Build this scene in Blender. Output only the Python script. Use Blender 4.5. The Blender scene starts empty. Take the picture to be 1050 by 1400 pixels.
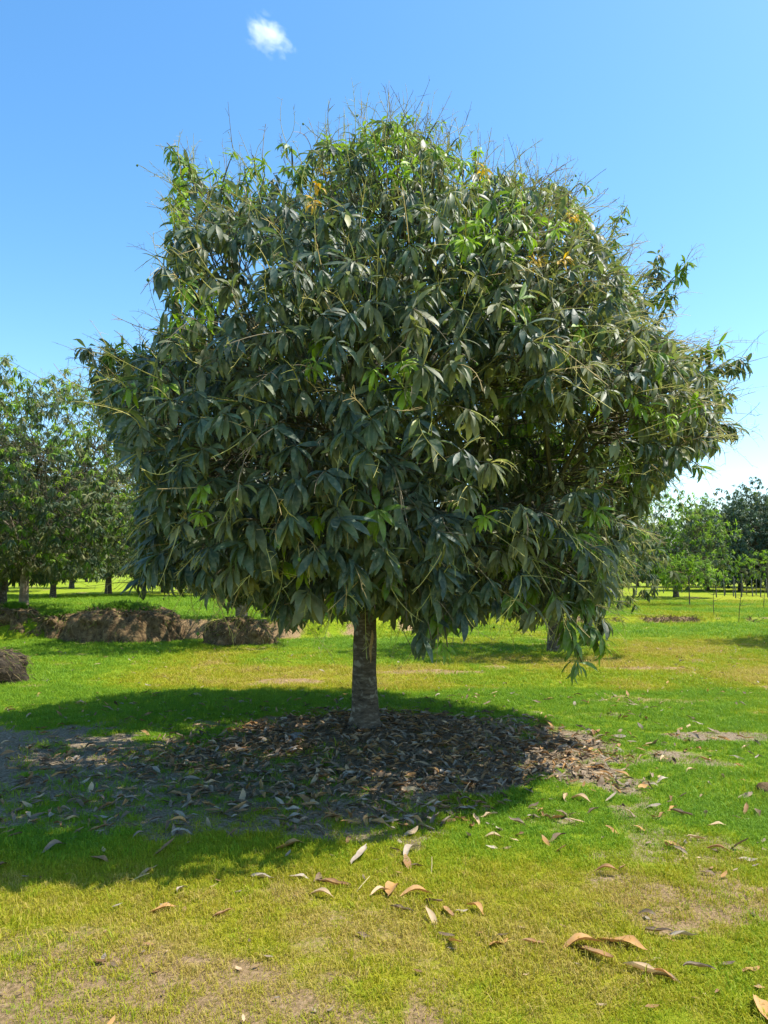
import bpy, math, random
import numpy as np
R = math.radians
rng = np.random.default_rng(11)
random.seed(5)
scn = bpy.context.scene
C = scn.collection

# ------------------------------------------------------------------ camera
CAM_H, FPX, HORIZ = 1.55, 1011.0, 780.0          # eye height, focal length in photo pixels, horizon row
PITCH = math.atan((HORIZ-700)/FPX)
cam_d = bpy.data.cameras.new('camera')
cam_d.sensor_fit = 'VERTICAL'; cam_d.sensor_height = 36; cam_d.sensor_width = 27
cam_d.lens = FPX/1400*36
cam_d.clip_start = 0.05; cam_d.clip_end = 9000
cam = bpy.data.objects.new('camera', cam_d); C.objects.link(cam)
cam.location = (0, 0, CAM_H); cam.rotation_euler = (R(90)+PITCH, 0, 0)
scn.camera = cam

# ------------------------------------------------------------------ sky and sun
SUN_EL, SUN_AZ = R(60), R(82)                    # azimuth from +Y (view direction) towards +X
world = bpy.data.worlds.new('World'); scn.world = world; world.use_nodes = True
wn = world.node_tree; wn.nodes.clear()
sky = wn.nodes.new('ShaderNodeTexSky'); sky.sky_type = 'NISHITA'; sky.sun_disc = False
sky.sun_elevation = SUN_EL; sky.sun_rotation = SUN_AZ
sky.altitude = 0; sky.air_density = 1.0; sky.dust_density = .6; sky.ozone_density = 1.2
hs = wn.nodes.new('ShaderNodeHueSaturation'); hs.inputs['Saturation'].default_value = 1.28; hs.inputs['Hue'].default_value = .495
bg = wn.nodes.new('ShaderNodeBackground'); bg.inputs['Strength'].default_value = 0.15
wo = wn.nodes.new('ShaderNodeOutputWorld')
wn.links.new(sky.outputs[0], hs.inputs['Color']); wn.links.new(hs.outputs[0], bg.inputs[0])
wn.links.new(bg.outputs[0], wo.inputs[0])
sun_d = bpy.data.lights.new('sun', 'SUN'); sun_d.energy = 4.2; sun_d.angle = R(0.53); sun_d.color = (1, 0.95, 0.86)
sun = bpy.data.objects.new('sun', sun_d); C.objects.link(sun)
sun.location = (30, 10, 50)
from mathutils import Vector, Matrix
SD = Vector((math.sin(SUN_AZ)*math.cos(SUN_EL), math.cos(SUN_AZ)*math.cos(SUN_EL), math.sin(SUN_EL)))
sun.rotation_euler = (-SD).to_track_quat('-Z', 'Y').to_euler()
vs = scn.view_settings
vs.view_transform = 'Standard'; vs.look = 'None'; vs.exposure = 1.0; vs.gamma = 1; vs.use_curve_mapping = False
scn.cycles.max_bounces = 8; scn.cycles.diffuse_bounces = 4; scn.cycles.transmission_bounces = 4
scn.cycles.volume_bounces = 3; scn.cycles.transparent_max_bounces = 4
scn.cycles.use_denoising = True

# ------------------------------------------------------------------ helpers
SP, CP = math.sin(PITCH), math.cos(PITCH)
def ray(px, py):                                 # photo pixel -> direction, scaled so that depth along the axis = 1
    u, v = (px-525)/FPX, (700-py)/FPX
    return np.array([u, CP - v*SP, SP + v*CP])
def at_y(px, py, Y):
    d = ray(px, py); return np.array([0, 0, CAM_H]) + d*(Y/d[1])
def project(P):
    P = np.atleast_2d(P); q = P-np.array([0, 0, CAM_H])
    dep = q[:, 1]*CP + q[:, 2]*SP; up = -q[:, 1]*SP + q[:, 2]*CP
    dep_s = np.maximum(dep, 0.05)
    return 525+FPX*q[:, 0]/dep_s, 700-FPX*up/dep_s, dep

def _hash(i, j, k, s):
    n = (i.astype(np.int64)*73856093) ^ (j.astype(np.int64)*19349663) ^ (k.astype(np.int64)*83492791) ^ (s*2654435761)
    n = (n ^ (n >> 13)) * 1274126177 & 0x7fffffff
    n = (n ^ (n >> 16)) & 0xffff
    return n/65535.0
def noise(x, y, z=0.0, s=1):
    x = np.asarray(x, float); y = np.asarray(y, float)+0*x; z = np.asarray(z, float)+0*x
    xi, yi, zi = np.floor(x), np.floor(y), np.floor(z)
    fx, fy, fz = x-xi, y-yi, z-zi
    fx, fy, fz = [f*f*(3-2*f) for f in (fx, fy, fz)]
    r = 0
    for a in (0, 1):
        for b in (0, 1):
            for c in (0, 1):
                w = (fx if a else 1-fx)*(fy if b else 1-fy)*(fz if c else 1-fz)
                r = r + w*_hash(xi+a, yi+b, zi+c, s)
    return r
def fbm(x, y, z=0.0, s=1, o=4):
    r, a, t, f = 0, .5, 0, 1.0
    for k in range(o):
        r = r + a*noise(np.asarray(x)*f+k*17.3, np.asarray(y)*f-k*9.1, np.asarray(z)*f, s+k); t += a; a *= .5; f *= 2.03
    return r/t
def sstep(a, b, x):
    t = np.clip((np.asarray(x, float)-a)/(b-a), 0, 1); return t*t*(3-2*t)

def mesh_np(name, V, F, smooth=True, tint=None, attrs=None):
    """V (n,3), F (m,3) triangles"""
    me = bpy.data.meshes.new(name)
    V = np.ascontiguousarray(V, np.float32); F = np.ascontiguousarray(F, np.int32)
    me.vertices.add(len(V)); me.vertices.foreach_set('co', V.ravel())
    me.loops.add(F.size); me.loops.foreach_set('vertex_index', F.ravel())
    me.polygons.add(len(F)); me.polygons.foreach_set('loop_start', np.arange(0, F.size, 3, dtype=np.int32))
    me.polygons.foreach_set('use_smooth', np.full(len(F), smooth))
    me.update(calc_edges=True)
    if tint is not None:
        t = np.ones((len(V), 4), np.float32); t[:, :3] = tint
        me.attributes.new('tint', 'FLOAT_COLOR', 'POINT').data.foreach_set('color', t.ravel())
    for k, v in (attrs or {}).items():
        me.attributes.new(k, 'FLOAT', 'POINT').data.foreach_set('value', np.ascontiguousarray(v, np.float32))
    return me
def obj(name, me, mat=None, parent=None, label=None, cat=None, group=None, kind=None):
    o = bpy.data.objects.new(name, me); C.objects.link(o)
    if mat is not None and me is not None and not me.materials: me.materials.append(mat)
    if parent is not None: o.parent = parent
    if label: o['label'] = label
    if cat: o['category'] = cat
    if group: o['group'] = group
    if kind: o['kind'] = kind
    return o
class MB:
    """collects tubes as triangles"""
    def __init__(s): s.V = []; s.F = []; s.n = 0; s.T = []
    def add(s, V, F, tint=None):
        s.V.append(np.asarray(V, float)); s.F.append(np.asarray(F, int)+s.n); s.n += len(V)
        if tint is not None: s.T.append(np.tile(np.asarray(tint, float), (len(V), 1)))
    def tube(s, pts, rad, sides=5, tint=None, cap=True):
        pts = np.asarray(pts, float); m = len(pts); rad = np.broadcast_to(np.asarray(rad, float), (m,))
        t = np.gradient(pts, axis=0); t /= np.linalg.norm(t, axis=1)[:, None]+1e-9
        ref = np.array([0.31, 0.95, 0.05]) if abs(t[0, 1]) < .8 else np.array([1, .1, 0])
        u = np.cross(t, ref); u /= np.linalg.norm(u, axis=1)[:, None]+1e-9
        v = np.cross(t, u)
        a = np.arange(sides)*2*math.pi/sides
        V = pts[:, None] + rad[:, None, None]*(np.cos(a)[None, :, None]*u[:, None]+np.sin(a)[None, :, None]*v[:, None])
        V = V.reshape(-1, 3)
        i = np.arange(m-1)[:, None]*sides; j = np.arange(sides)[None]; k = (j+1) % sides
        A, B, Cc, D = i+j, i+k, i+sides+k, i+sides+j
        F = np.concatenate([np.stack([A, B, Cc], -1).reshape(-1, 3), np.stack([A, Cc, D], -1).reshape(-1, 3)])
        if cap:
            V = np.vstack([V, pts[-1]]); b = (m-1)*sides; c = m*sides
            F = np.vstack([F, [[b+q, b+(q+1) % sides, c] for q in range(sides)]])
        s.add(V, F, tint)
    def mesh(s, name, smooth=True):
        return mesh_np(name, np.vstack(s.V), np.vstack(s.F), smooth, np.vstack(s.T) if s.T else None)
def bez(a, b, c, n):
    t = np.linspace(0, 1, n)[:, None]; a, b, c = map(np.asarray, (a, b, c))
    return (1-t)**2*a+2*t*(1-t)*b+t*t*c
def unit(v):
    v = np.asarray(v, float); return v/(np.linalg.norm(v, axis=-1, keepdims=True)+1e-9)

# ------------------------------------------------------------------ materials
def newmat(name):
    m = bpy.data.materials.new(name); m.use_nodes = True
    nt = m.node_tree; nt.nodes.clear()
    return m, nt, nt.nodes.new, nt.links.new
def ramp(N, stops, interp='LINEAR'):
    r = N('ShaderNodeValToRGB'); e = r.color_ramp.elements; r.color_ramp.interpolation = interp
    while len(e) > 1: e.remove(e[-1])
    e[0].position, e[0].color = stops[0][0], (*stops[0][1], 1)
    for p, c in stops[1:]:
        q = e.new(p); q.color = (*c, 1)
    return r
def leafmat(name, rough=.42, trans=.22, spec=.5, dust=.0, tboost=(1.5, 1.7, .7)):
    m, nt, N, L = newmat(name)
    at = N('ShaderNodeAttribute'); at.attribute_name = 'tint'
    ns = N('ShaderNodeTexNoise'); ns.inputs['Scale'].default_value = 9; ns.inputs['Detail'].default_value = 3
    geo = N('ShaderNodeNewGeometry'); L(geo.outputs['Position'], ns.inputs['Vector'])
    r = ramp(N, [(.3, (.75, .75, .75)), (.7, (1.25, 1.25, 1.25))]); L(ns.outputs['Fac'], r.inputs[0])
    mx = N('ShaderNodeMix'); mx.data_type = 'RGBA'; mx.blend_type = 'MULTIPLY'; mx.inputs[0].default_value = 1
    L(at.outputs['Color'], mx.inputs[6]); L(r.outputs[0], mx.inputs[7])
    col = mx.outputs[2]
    if dust:
        n2 = N('ShaderNodeTexNoise'); n2.inputs['Scale'].default_value = 35; n2.inputs['Detail'].default_value = 4
        L(geo.outputs['Position'], n2.inputs['Vector'])
        r2 = ramp(N, [(.45, (0, 0, 0)), (.75, (dust, dust, dust))]); L(n2.outputs['Fac'], r2.inputs[0])
        dm = N('ShaderNodeMix'); dm.data_type = 'RGBA'; L(r2.outputs[0], dm.inputs[0]); L(col, dm.inputs[6])
        dm.inputs[7].default_value = (.30, .29, .20, 1); col = dm.outputs[2]
    p = N('ShaderNodeBsdfPrincipled'); L(col, p.inputs['Base Color'])
    p.inputs['Roughness'].default_value = rough; p.inputs['Specular IOR Level'].default_value = spec
    out = N('ShaderNodeOutputMaterial')
    if trans:
        tb = N('ShaderNodeMix'); tb.data_type = 'RGBA'; tb.blend_type = 'MULTIPLY'; tb.inputs[0].default_value = 1
        L(col, tb.inputs[6]); tb.inputs[7].default_value = (*tboost, 1)
        t = N('ShaderNodeBsdfTranslucent'); L(tb.outputs[2], t.inputs[0])
        ms = N('ShaderNodeMixShader'); ms.inputs[0].default_value = trans
        L(p.outputs[0], ms.inputs[1]); L(t.outputs[0], ms.inputs[2]); L(ms.outputs[0], out.inputs[0])
    else: L(p.outputs[0], out.inputs[0])
    return m
M_LEAF = leafmat('mango_leaf', rough=.50, trans=.27, spec=.32, dust=.5)
M_FAR = leafmat('far_leaf', rough=.7, trans=.3, spec=.10, dust=.25)
M_STALK = leafmat('flower_stalk', rough=.7, trans=0, spec=.2)
M_DRY = leafmat('dry_leaf', rough=.75, trans=.12, spec=.15, dust=.3, tboost=(1.2, 1.1, .8))
def barkmat(name, dark, mid, pale, scale=1.0):
    m, nt, N, L = newmat(name)
    tc = N('ShaderNodeTexCoord'); mp = N('ShaderNodeMapping'); mp.inputs['Scale'].default_value = (9*scale, 9*scale, 26*scale)
    L(tc.outputs['Object'], mp.inputs[0])
    n1 = N('ShaderNodeTexNoise'); n1.inputs['Scale'].default_value = 1; n1.inputs['Detail'].default_value = 8; n1.inputs['Roughness'].default_value = .65
    L(mp.outputs[0], n1.inputs['Vector'])
    r = ramp(N, [(.3, dark), (.55, mid), (.78, pale)]); L(n1.outputs['Fac'], r.inputs[0])
    n2 = N('ShaderNodeTexNoise'); n2.inputs['Scale'].default_value = 11*scale; n2.inputs['Detail'].default_value = 5
    L(tc.outputs['Object'], n2.inputs['Vector'])
    r2 = ramp(N, [(.58, (0, 0, 0)), (.66, (.7, .7, .7))]); L(n2.outputs['Fac'], r2.inputs[0])
    mx = N('ShaderNodeMix'); mx.data_type = 'RGBA'; L(r2.outputs[0], mx.inputs[0]); L(r.outputs[0], mx.inputs[6]); mx.inputs[7].default_value = (*pale, 1)
    p = N('ShaderNodeBsdfPrincipled'); p.inputs['Roughness'].default_value = .85; p.inputs['Specular IOR Level'].default_value = .2
    L(mx.outputs[2], p.inputs['Base Color'])
    b = N('ShaderNodeBump'); b.inputs['Strength'].default_value = .7; b.inputs['Distance'].default_value = .02
    L(n1.outputs['Fac'], b.inputs['Height']); L(b.outputs[0], p.inputs['Normal'])
    o = N('ShaderNodeOutputMaterial'); L(p.outputs[0], o.inputs[0])
    return m
M_BARK = barkmat('mango_bark', (.035, .027, .018), (.115, .093, .066), (.30, .275, .22), 1.25)
M_BARK2 = barkmat('pale_bark', (.12, .09, .06), (.25, .20, .14), (.42, .36, .28), .6)
M_LIMB = barkmat('limb_bark', (.06, .05, .03), (.12, .105, .06), (.20, .18, .12))

def soilmat(name, a, b, c, scale=6, bump=.8):
    m, nt, N, L = newmat(name)
    g = N('ShaderNodeNewGeometry')
    n1 = N('ShaderNodeTexNoise'); n1.inputs['Scale'].default_value = scale; n1.inputs['Detail'].default_value = 9; n1.inputs['Roughness'].default_value = .7
    L(g.outputs['Position'], n1.inputs['Vector'])
    r = ramp(N, [(.3, a), (.5, b), (.72, c)]); L(n1.outputs['Fac'], r.inputs[0])
    p = N('ShaderNodeBsdfPrincipled'); p.inputs['Roughness'].default_value = .95; p.inputs['Specular IOR Level'].default_value = .1
    L(r.outputs[0], p.inputs['Base Color'])
    bp = N('ShaderNodeBump'); bp.inputs['Strength'].default_value = bump; bp.inputs['Distance'].default_value = .06
    L(n1.outputs['Fac'], bp.inputs['Height']); L(bp.outputs[0], p.inputs['Normal'])
    o = N('ShaderNodeOutputMaterial'); L(p.outputs[0], o.inputs[0])
    return m
M_SOIL = soilmat('bank_soil', (.045, .03, .017), (.17, .112, .056), (.38, .26, .12), 9, 1.0)
M_DARK_SOIL = soilmat('dark_soil', (.02, .016, .011), (.05, .04, .028), (.10, .08, .055), 9, 1.0)  # darker brown soil, used on the lone hump
M_STONE = soilmat('stone', (.16, .15, .14), (.28, .27, .25), (.4, .38, .36), 14)

def groundmat():
    m, nt, N, L = newmat('orchard_ground')
    g = N('ShaderNodeNewGeometry')
    def nz(sc, det=6, rg=.6):
        n = N('ShaderNodeTexNoise'); n.inputs['Scale'].default_value = sc; n.inputs['Detail'].default_value = det; n.inputs['Roughness'].default_value = rg
        L(g.outputs['Position'], n.inputs['Vector']); return n
    def mixc(f, a, b, blend='MIX'):
        x = N('ShaderNodeMix'); x.data_type = 'RGBA'; x.blend_type = blend
        for s, v in ((0, f), (6, a), (7, b)):
            if hasattr(v, 'is_linked'): L(v, x.inputs[s])
            elif isinstance(v, tuple): x.inputs[s].default_value = (*v, 1)
            else: x.inputs[s].default_value = v
        return x.outputs[2]
    soil_at = N('ShaderNodeAttribute'); soil_at.attribute_name = 'soil'
    dry_at = N('ShaderNodeAttribute'); dry_at.attribute_name = 'dry'
    grey_at = N('ShaderNodeAttribute'); grey_at.attribute_name = 'grey'
    fine = nz(45, 8, .7); mid = nz(5, 6); big = nz(.7, 4)
    gr = ramp(N, [(.30, (.09, .14, .012)), (.5, (.20, .29, .012)), (.7, (.30, .36, .016))]); L(fine.outputs['Fac'], gr.inputs[0])
    dr = ramp(N, [(.30, (.14, .14, .012)), (.5, (.30, .29, .014)), (.7, (.42, .36, .05))]); L(fine.outputs['Fac'], dr.inputs[0])
    so = ramp(N, [(.30, (.11, .075, .035)), (.5, (.30, .20, .10)), (.72, (.46, .33, .18))]); L(fine.outputs['Fac'], so.inputs[0])
    sg = ramp(N, [(.30, (.09, .065, .038)), (.5, (.25, .19, .12)), (.72, (.46, .38, .27))]); L(fine.outputs['Fac'], sg.inputs[0])
    mr = ramp(N, [(.42, (0, 0, 0)), (.62, (1, 1, 1))]); L(mid.outputs['Fac'], mr.inputs[0])
    ad = N('ShaderNodeMath'); ad.operation = 'MULTIPLY_ADD'; L(mr.outputs[0], ad.inputs[0]); ad.inputs[1].default_value = .35; L(dry_at.outputs['Fac'], ad.inputs[2])
    ad.use_clamp = True
    c = mixc(ad.outputs[0], gr.outputs[0], dr.outputs[0])
    s = mixc(grey_at.outputs['Fac'], so.outputs[0], sg.outputs[0])
    ss = N('ShaderNodeMath'); ss.operation = 'MULTIPLY_ADD'; L(fine.outputs['Fac'], ss.inputs[0]); ss.inputs[1].default_value = 1.2
    s2 = N('ShaderNodeMath'); s2.operation = 'SUBTRACT'; L(soil_at.outputs['Fac'], s2.inputs[0]); s2.inputs[1].default_value = .6; L(s2.outputs[0], ss.inputs[2])
    sr = ramp(N, [(.25, (0, 0, 0)), (.6, (1, 1, 1))]); L(ss.outputs[0], sr.inputs[0])
    c = mixc(sr.outputs[0], c, s)
    p = N('ShaderNodeBsdfPrincipled'); p.inputs['Roughness'].default_value = .95; p.inputs['Specular IOR Level'].default_value = .1
    L(c, p.inputs['Base Color'])
    bp = N('ShaderNodeBump'); bp.inputs['Strength'].default_value = .9; bp.inputs['Distance'].default_value = .03
    L(fine.outputs['Fac'], bp.inputs['Height']); L(bp.outputs[0], p.inputs['Normal'])
    o = N('ShaderNodeOutputMaterial'); L(p.outputs[0], o.inputs[0])
    return m
M_GROUND = groundmat()

def grassmat():
    m, nt, N, L = newmat('grass_blade')
    at = N('ShaderNodeAttribute'); at.attribute_type = 'INSTANCER'; at.attribute_name = 'dry'
    oi = N('ShaderNodeObjectInfo')
    ad = N('ShaderNodeMath'); ad.operation = 'MULTIPLY_ADD'; L(oi.outputs['Random'], ad.inputs[0]); ad.inputs[1].default_value = .3; L(at.outputs['Fac'], ad.inputs[2])
    r = ramp(N, [(.0, (.13, .265, .020)), (.28, (.215, .36, .014)), (.55, (.30, .37, .012)), (.8, (.40, .36, .018)), (1.0, (.48, .37, .09))])
    L(ad.outputs[0], r.inputs[0])
    d = N('ShaderNodeBsdfPrincipled'); d.inputs['Roughness'].default_value = .6; d.inputs['Specular IOR Level'].default_value = .25
    L(r.outputs[0], d.inputs['Base Color'])
    t = N('ShaderNodeBsdfTranslucent'); L(r.outputs[0], t.inputs[0])
    ms = N('ShaderNodeMixShader'); ms.inputs[0].default_value = .35
    L(d.outputs[0], ms.inputs[1]); L(t.outputs[0], ms.inputs[2])
    o = N('ShaderNodeOutputMaterial'); L(ms.outputs[0], o.inputs[0])
    return m
M_GRASS = grassmat()

# ------------------------------------------------------------------ ground
TX, TY = (500-525)*7.0/FPX, 7.0                  # foot of the big tree
MOUNDS = [  # x, y, rx, ry, height, power
    (-5.85, 16.75, 1.30, .85, .72, 2.6),
    (-3.07, 15.75, .72, .62, .50, 2.2),
    (-5.62, 10.35, .62, .60, .44, 2.4),
    (-7.45, 17.15, .55, .45, .50, 2.8),
    (-8.55, 17.25, .50, .45, .44, 2.6),
]
def bank(x, y):
    x = np.asarray(x, float)
    yb = 17.0 + 5.0*sstep(-3.0, 5.0, x) + .45*(fbm(x*.6, 3.3, s=7)-.5)*2
    hb = .42 - .26*sstep(-3.0, 4.0, x)
    return yb, hb
def H(x, y):
    x = np.asarray(x, float); y = np.asarray(y, float)
    yb, hb = bank(x, y)
    z = hb*sstep(-.22, .28, y-yb + .25*(fbm(x*2.5, y*2.5, s=9)-.5))
    z = z + .10*(fbm(x*.35, y*.35, s=2)-.5)*sstep(2, 12, y) + .035*(fbm(x*2.1, y*2.1, s=3)-.5)
    z = z + .10*np.exp(-((x-TX)**2+(y-TY)**2)/1.1)
    z = z + 1.2*sstep(60, 400, y)*(fbm(x*.01, y*.01, s=4)-.5)
    return z
def blob(x, y, cx, cy, rx, ry):
    return np.clip(1-np.sqrt(((x-cx)/rx)**2+((y-cy)/ry)**2), -1, 1)
def soil_mask(x, y):
    n = fbm(x*1.7, y*1.7, s=21, o=5)-.5; f = fbm(x*6, y*6, s=22, o=3)-.5
    e = n*1.3+f*.8
    ring = sstep(-.05, .25, blob(x, y, TX+.25, 6.55, 1.95, 1.7)+e*.75)
    ring *= 1-.85*sstep(.0, .2, blob(x, y, -.95, 5.65, .85, .75)+e*.7)      # green patch in the shade
    ring *= 1-.7*sstep(.0, .2, blob(x, y, .55, 5.05, .5, .3)+e*.7)
    left = sstep(.0, .3, blob(x, y, -3.75, 6.35, 1.75, 1.35)+e*.75)
    mid = .75*sstep(.0, .3, blob(x, y, -2.2, 6.3, 1.3, .8)+e*.9)
    front = .62*sstep(-.05, .3, blob(x, y, -1.1, 5.5, 2.3, 1.15)+e*1.2)
    p = np.maximum.reduce([ring, left, mid, front])
    spots = [(3.05, 7.05, .65, .22, .9), (1.4, 3.6, .75, .5, .62), (1.6, 4.2, .6, .3, .5), (-.75, 2.8, .9, .5, .66), (-.1, 3.25, .5, .3, .45), (-1.4, 3.1, .5, .25, .5),
             (-1.25, 10.4, .5, .3, .8), (3.4, 9.0, .9, .2, .5), (.55, 11.3, 1.1, .3, .6), (3.9, 16.5, .8, .2, .6), (4.4, 11.9, .8, .2, .6), (2.5, 13, 1.2, .18, .5), (-5.9, 13.6, .5, .25, .5)]
    for cx, cy, rx, ry, w in spots:
        p = np.maximum(p, w*sstep(-.1, .3, blob(x, y, cx, cy, rx, ry)+e*1.0))
    p = np.maximum(p, .55*sstep(.12, .28, n+.3*f)*sstep(2, 3, y))
    yb, hb = bank(x, y)
    p = np.maximum(p, .9*sstep(.40, .12, np.abs(y-yb)+.3*f)*sstep(.42, .58, fbm(x*.9, y*.3, s=31)+.10*sstep(-3, -5, x)))
    return np.clip(p, 0, 1)
def grey_mask(x, y):
    yb, hb = bank(x, y)
    return np.maximum(sstep(-.35, .1, blob(x, y, -.6, 6.6, 4.9, 2.4)), .1*sstep(1.2, .4, np.abs(y-yb)))
def dry_mask(x, y):
    n = fbm(x*.55, y*.55, s=41, o=4)
    d = .42*sstep(.35, .68, n) + .30*sstep(6, 3.2, y) + .26*sstep(9.2, 10.2, y)*sstep(15.5, 12.5, y)*sstep(-5.5, -2.0, x)
    d = d + .22*sstep(2.0, 4.0, x)*sstep(9, 13, y)
    d = d - .35*sstep(-3.0, -4.5, x)*sstep(8, 9, y) - .22*sstep(8.0, 8.6, y)*sstep(9.9, 9.4, y) - .2*sstep(17, 19, y)
    d = d + .25*(fbm(x*3.1, y*3.1, s=43, o=3)-.5)
    d = d - .25*grey_mask(x, y)
    return np.clip(d, 0, 1)
ys = np.concatenate([np.arange(-40, 1.6, 2.2), np.arange(1.7, 12, .06), np.arange(12, 30, .13), np.geomspace(30, 6000, 70)])
nc = 241
tt = np.linspace(-1, 1, nc); tt = tt*(.55+.45*tt*tt)
W = np.where(ys < 2, 30, .95*np.abs(ys)+9)
GX = tt[None]*W[:, None]; GY = np.repeat(ys[:, None], nc, 1)
gx, gy = GX.ravel(), GY.ravel()
V = np.stack([gx, gy, H(gx, gy)], 1)
i = np.arange(len(ys)-1)[:, None]*nc; j = np.arange(nc-1)[None]
A = (i+j).ravel()
F = np.concatenate([np.stack([A, A+1, A+nc+1], 1), np.stack([A, A+nc+1, A+nc], 1)])
me = mesh_np('ground', V, F, True, None, {'soil': soil_mask(gx, gy), 'dry': dry_mask(gx, gy), 'grey': grey_mask(gx, gy)})
obj('ground', me, M_GROUND, kind='structure')

def mound_shape(cx, cy, rx, ry, h, pw, seed):
    na, nr = 72, 30
    a = np.linspace(0, 2*math.pi, na, endpoint=False); r = np.linspace(0, 1.15, nr)
    AA, RR = np.meshgrid(a, r)
    prof = np.clip(1-RR**(pw*1.6), -1, 1)
    x = cx+rx*RR*np.cos(AA)*(1+.22*(fbm(np.cos(AA)*1.5+seed, np.sin(AA)*1.5, s=seed)-.5)*2)
    y = cy+ry*RR*np.sin(AA)*(1+.22*(fbm(np.cos(AA)*1.5+seed, np.sin(AA)*1.5, s=seed+3)-.5)*2)
    g = H(x, y); base = H(np.full(1, cx), np.full(1, cy-ry))[0]
    top = base + h*(.86+.28*(fbm(x*2, y*2, s=seed+5)))
    z = np.where(prof > 0, np.maximum(g-.02, g+(top-g)*prof**.55), g-.12*(RR-1)/.15-.01)
    steep = (RR > .45)
    dx = .24*(fbm(x*6, y*6, z*6, s=seed+8)-.5)*steep; dz = .16*(fbm(x*5, y*5, z*7, s=seed+9)-.5)*steep
    x = x+dx*np.cos(AA)*2; y = y+dx*np.sin(AA)*2; z = z+dz
    V = np.stack([x, y, z], -1).reshape(-1, 3)
    F = []
    for p in range(nr-1):
        for q in range(na):
            A, B = p*na+q, p*na+(q+1) % na
            if p: F.append((A, B+na, B))
            F.append((A, A+na, B+na))
    return V, np.array(F)
mound_labels = ['long earth mound with grassy top in the bank below the leafy neighbouring tree',
                'crumbly brown soil heaped around the foot of the tree trunk behind',
                'dark rounded earth hump standing alone on the lawn near the soil bank',
                'broad sunlit tan clod of earth breaking out of the bank beside the long mound',
                'small sunlit tan clod of earth at the far end of the bank']
MOUND_MESH = []
for k, mnd in enumerate(MOUNDS):
    Vm, Fm = mound_shape(*mnd, seed=50+k)
    MOUND_MESH.append(Vm)
    o = obj('earth_mound', mesh_np('earth_mound', Vm, Fm), M_DARK_SOIL if k == 2 else M_SOIL, kind='structure', label=mound_labels[k])

# ------------------------------------------------------------------ leaves
def leaf_template(wid, curl, fold, rows=(.14, .36, .6, .82), prof=(.30, .92, 1.0, .62), twist=0.0, low=False):
    if low: rows, prof = (.28, .68), (.85, .8)
    n = 40; s = np.linspace(0, 1, n+1); th = -curl*s*s*1.2
    px = np.concatenate([[0], np.cumsum(np.cos((th[1:]+th[:-1])/2))/n]); pz = np.concatenate([[0], np.cumsum(np.sin((th[1:]+th[:-1])/2))/n])
    g = lambda q: (np.interp(q, s, px), np.interp(q, s, pz))
    Vt = [(0, 0, 0)]
    for q, w in zip(rows, prof):
        x, z = g(q); h = wid*w/2; tw = twist*q
        for e in ((-1, 1) if low else (-1, 0, 1)):
            yy = e*h*math.cos(fold*.7); zz = abs(e)*h*math.sin(fold*.9)
            Vt.append((x, yy*math.cos(tw)-zz*math.sin(tw), z+zz*math.cos(tw)+yy*math.sin(tw)))
    x, z = g(1.0); Vt.append((x, 0, z))
    Ft = []; k = 2 if low else 3; m = len(rows); last = len(Vt)-1
    for e in range(k-1): Ft.append((0, 1+e+1, 1+e))
    for r_ in range(m-1):
        b = 1+r_*k
        for e in range(k-1): Ft += [(b+e, b+e+1, b+k+e+1), (b+e, b+k+e+1, b+k+e)]
    b = 1+(m-1)*k
    for e in range(k-1): Ft.append((b+e, b+e+1, last))
    return np.array(Vt, float), np.array(Ft, int)
HI = [leaf_template(.22, .2, .35), leaf_template(.24, .65, .25, twist=.35), leaf_template(.21, 1.05, .45, twist=-.5),
      leaf_template(.19, 1.5, .55, twist=.6), leaf_template(.25, .45, .15, twist=-.3), leaf_template(.22, .85, .75, twist=.9)]
LO = [leaf_template(.27, .3, .3, low=True), leaf_template(.25, .9, .3, low=True), leaf_template(.23, .6, .3, twist=.5, low=True)]
TINTS = np.array([(.054, .088, .064), (.072, .108, .060), (.110, .132, .060), (.165, .172, .080), (.21, .32, .020), (.12, .20, .026), (.62, .36, .02), (.22, .22, .05)])

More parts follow.
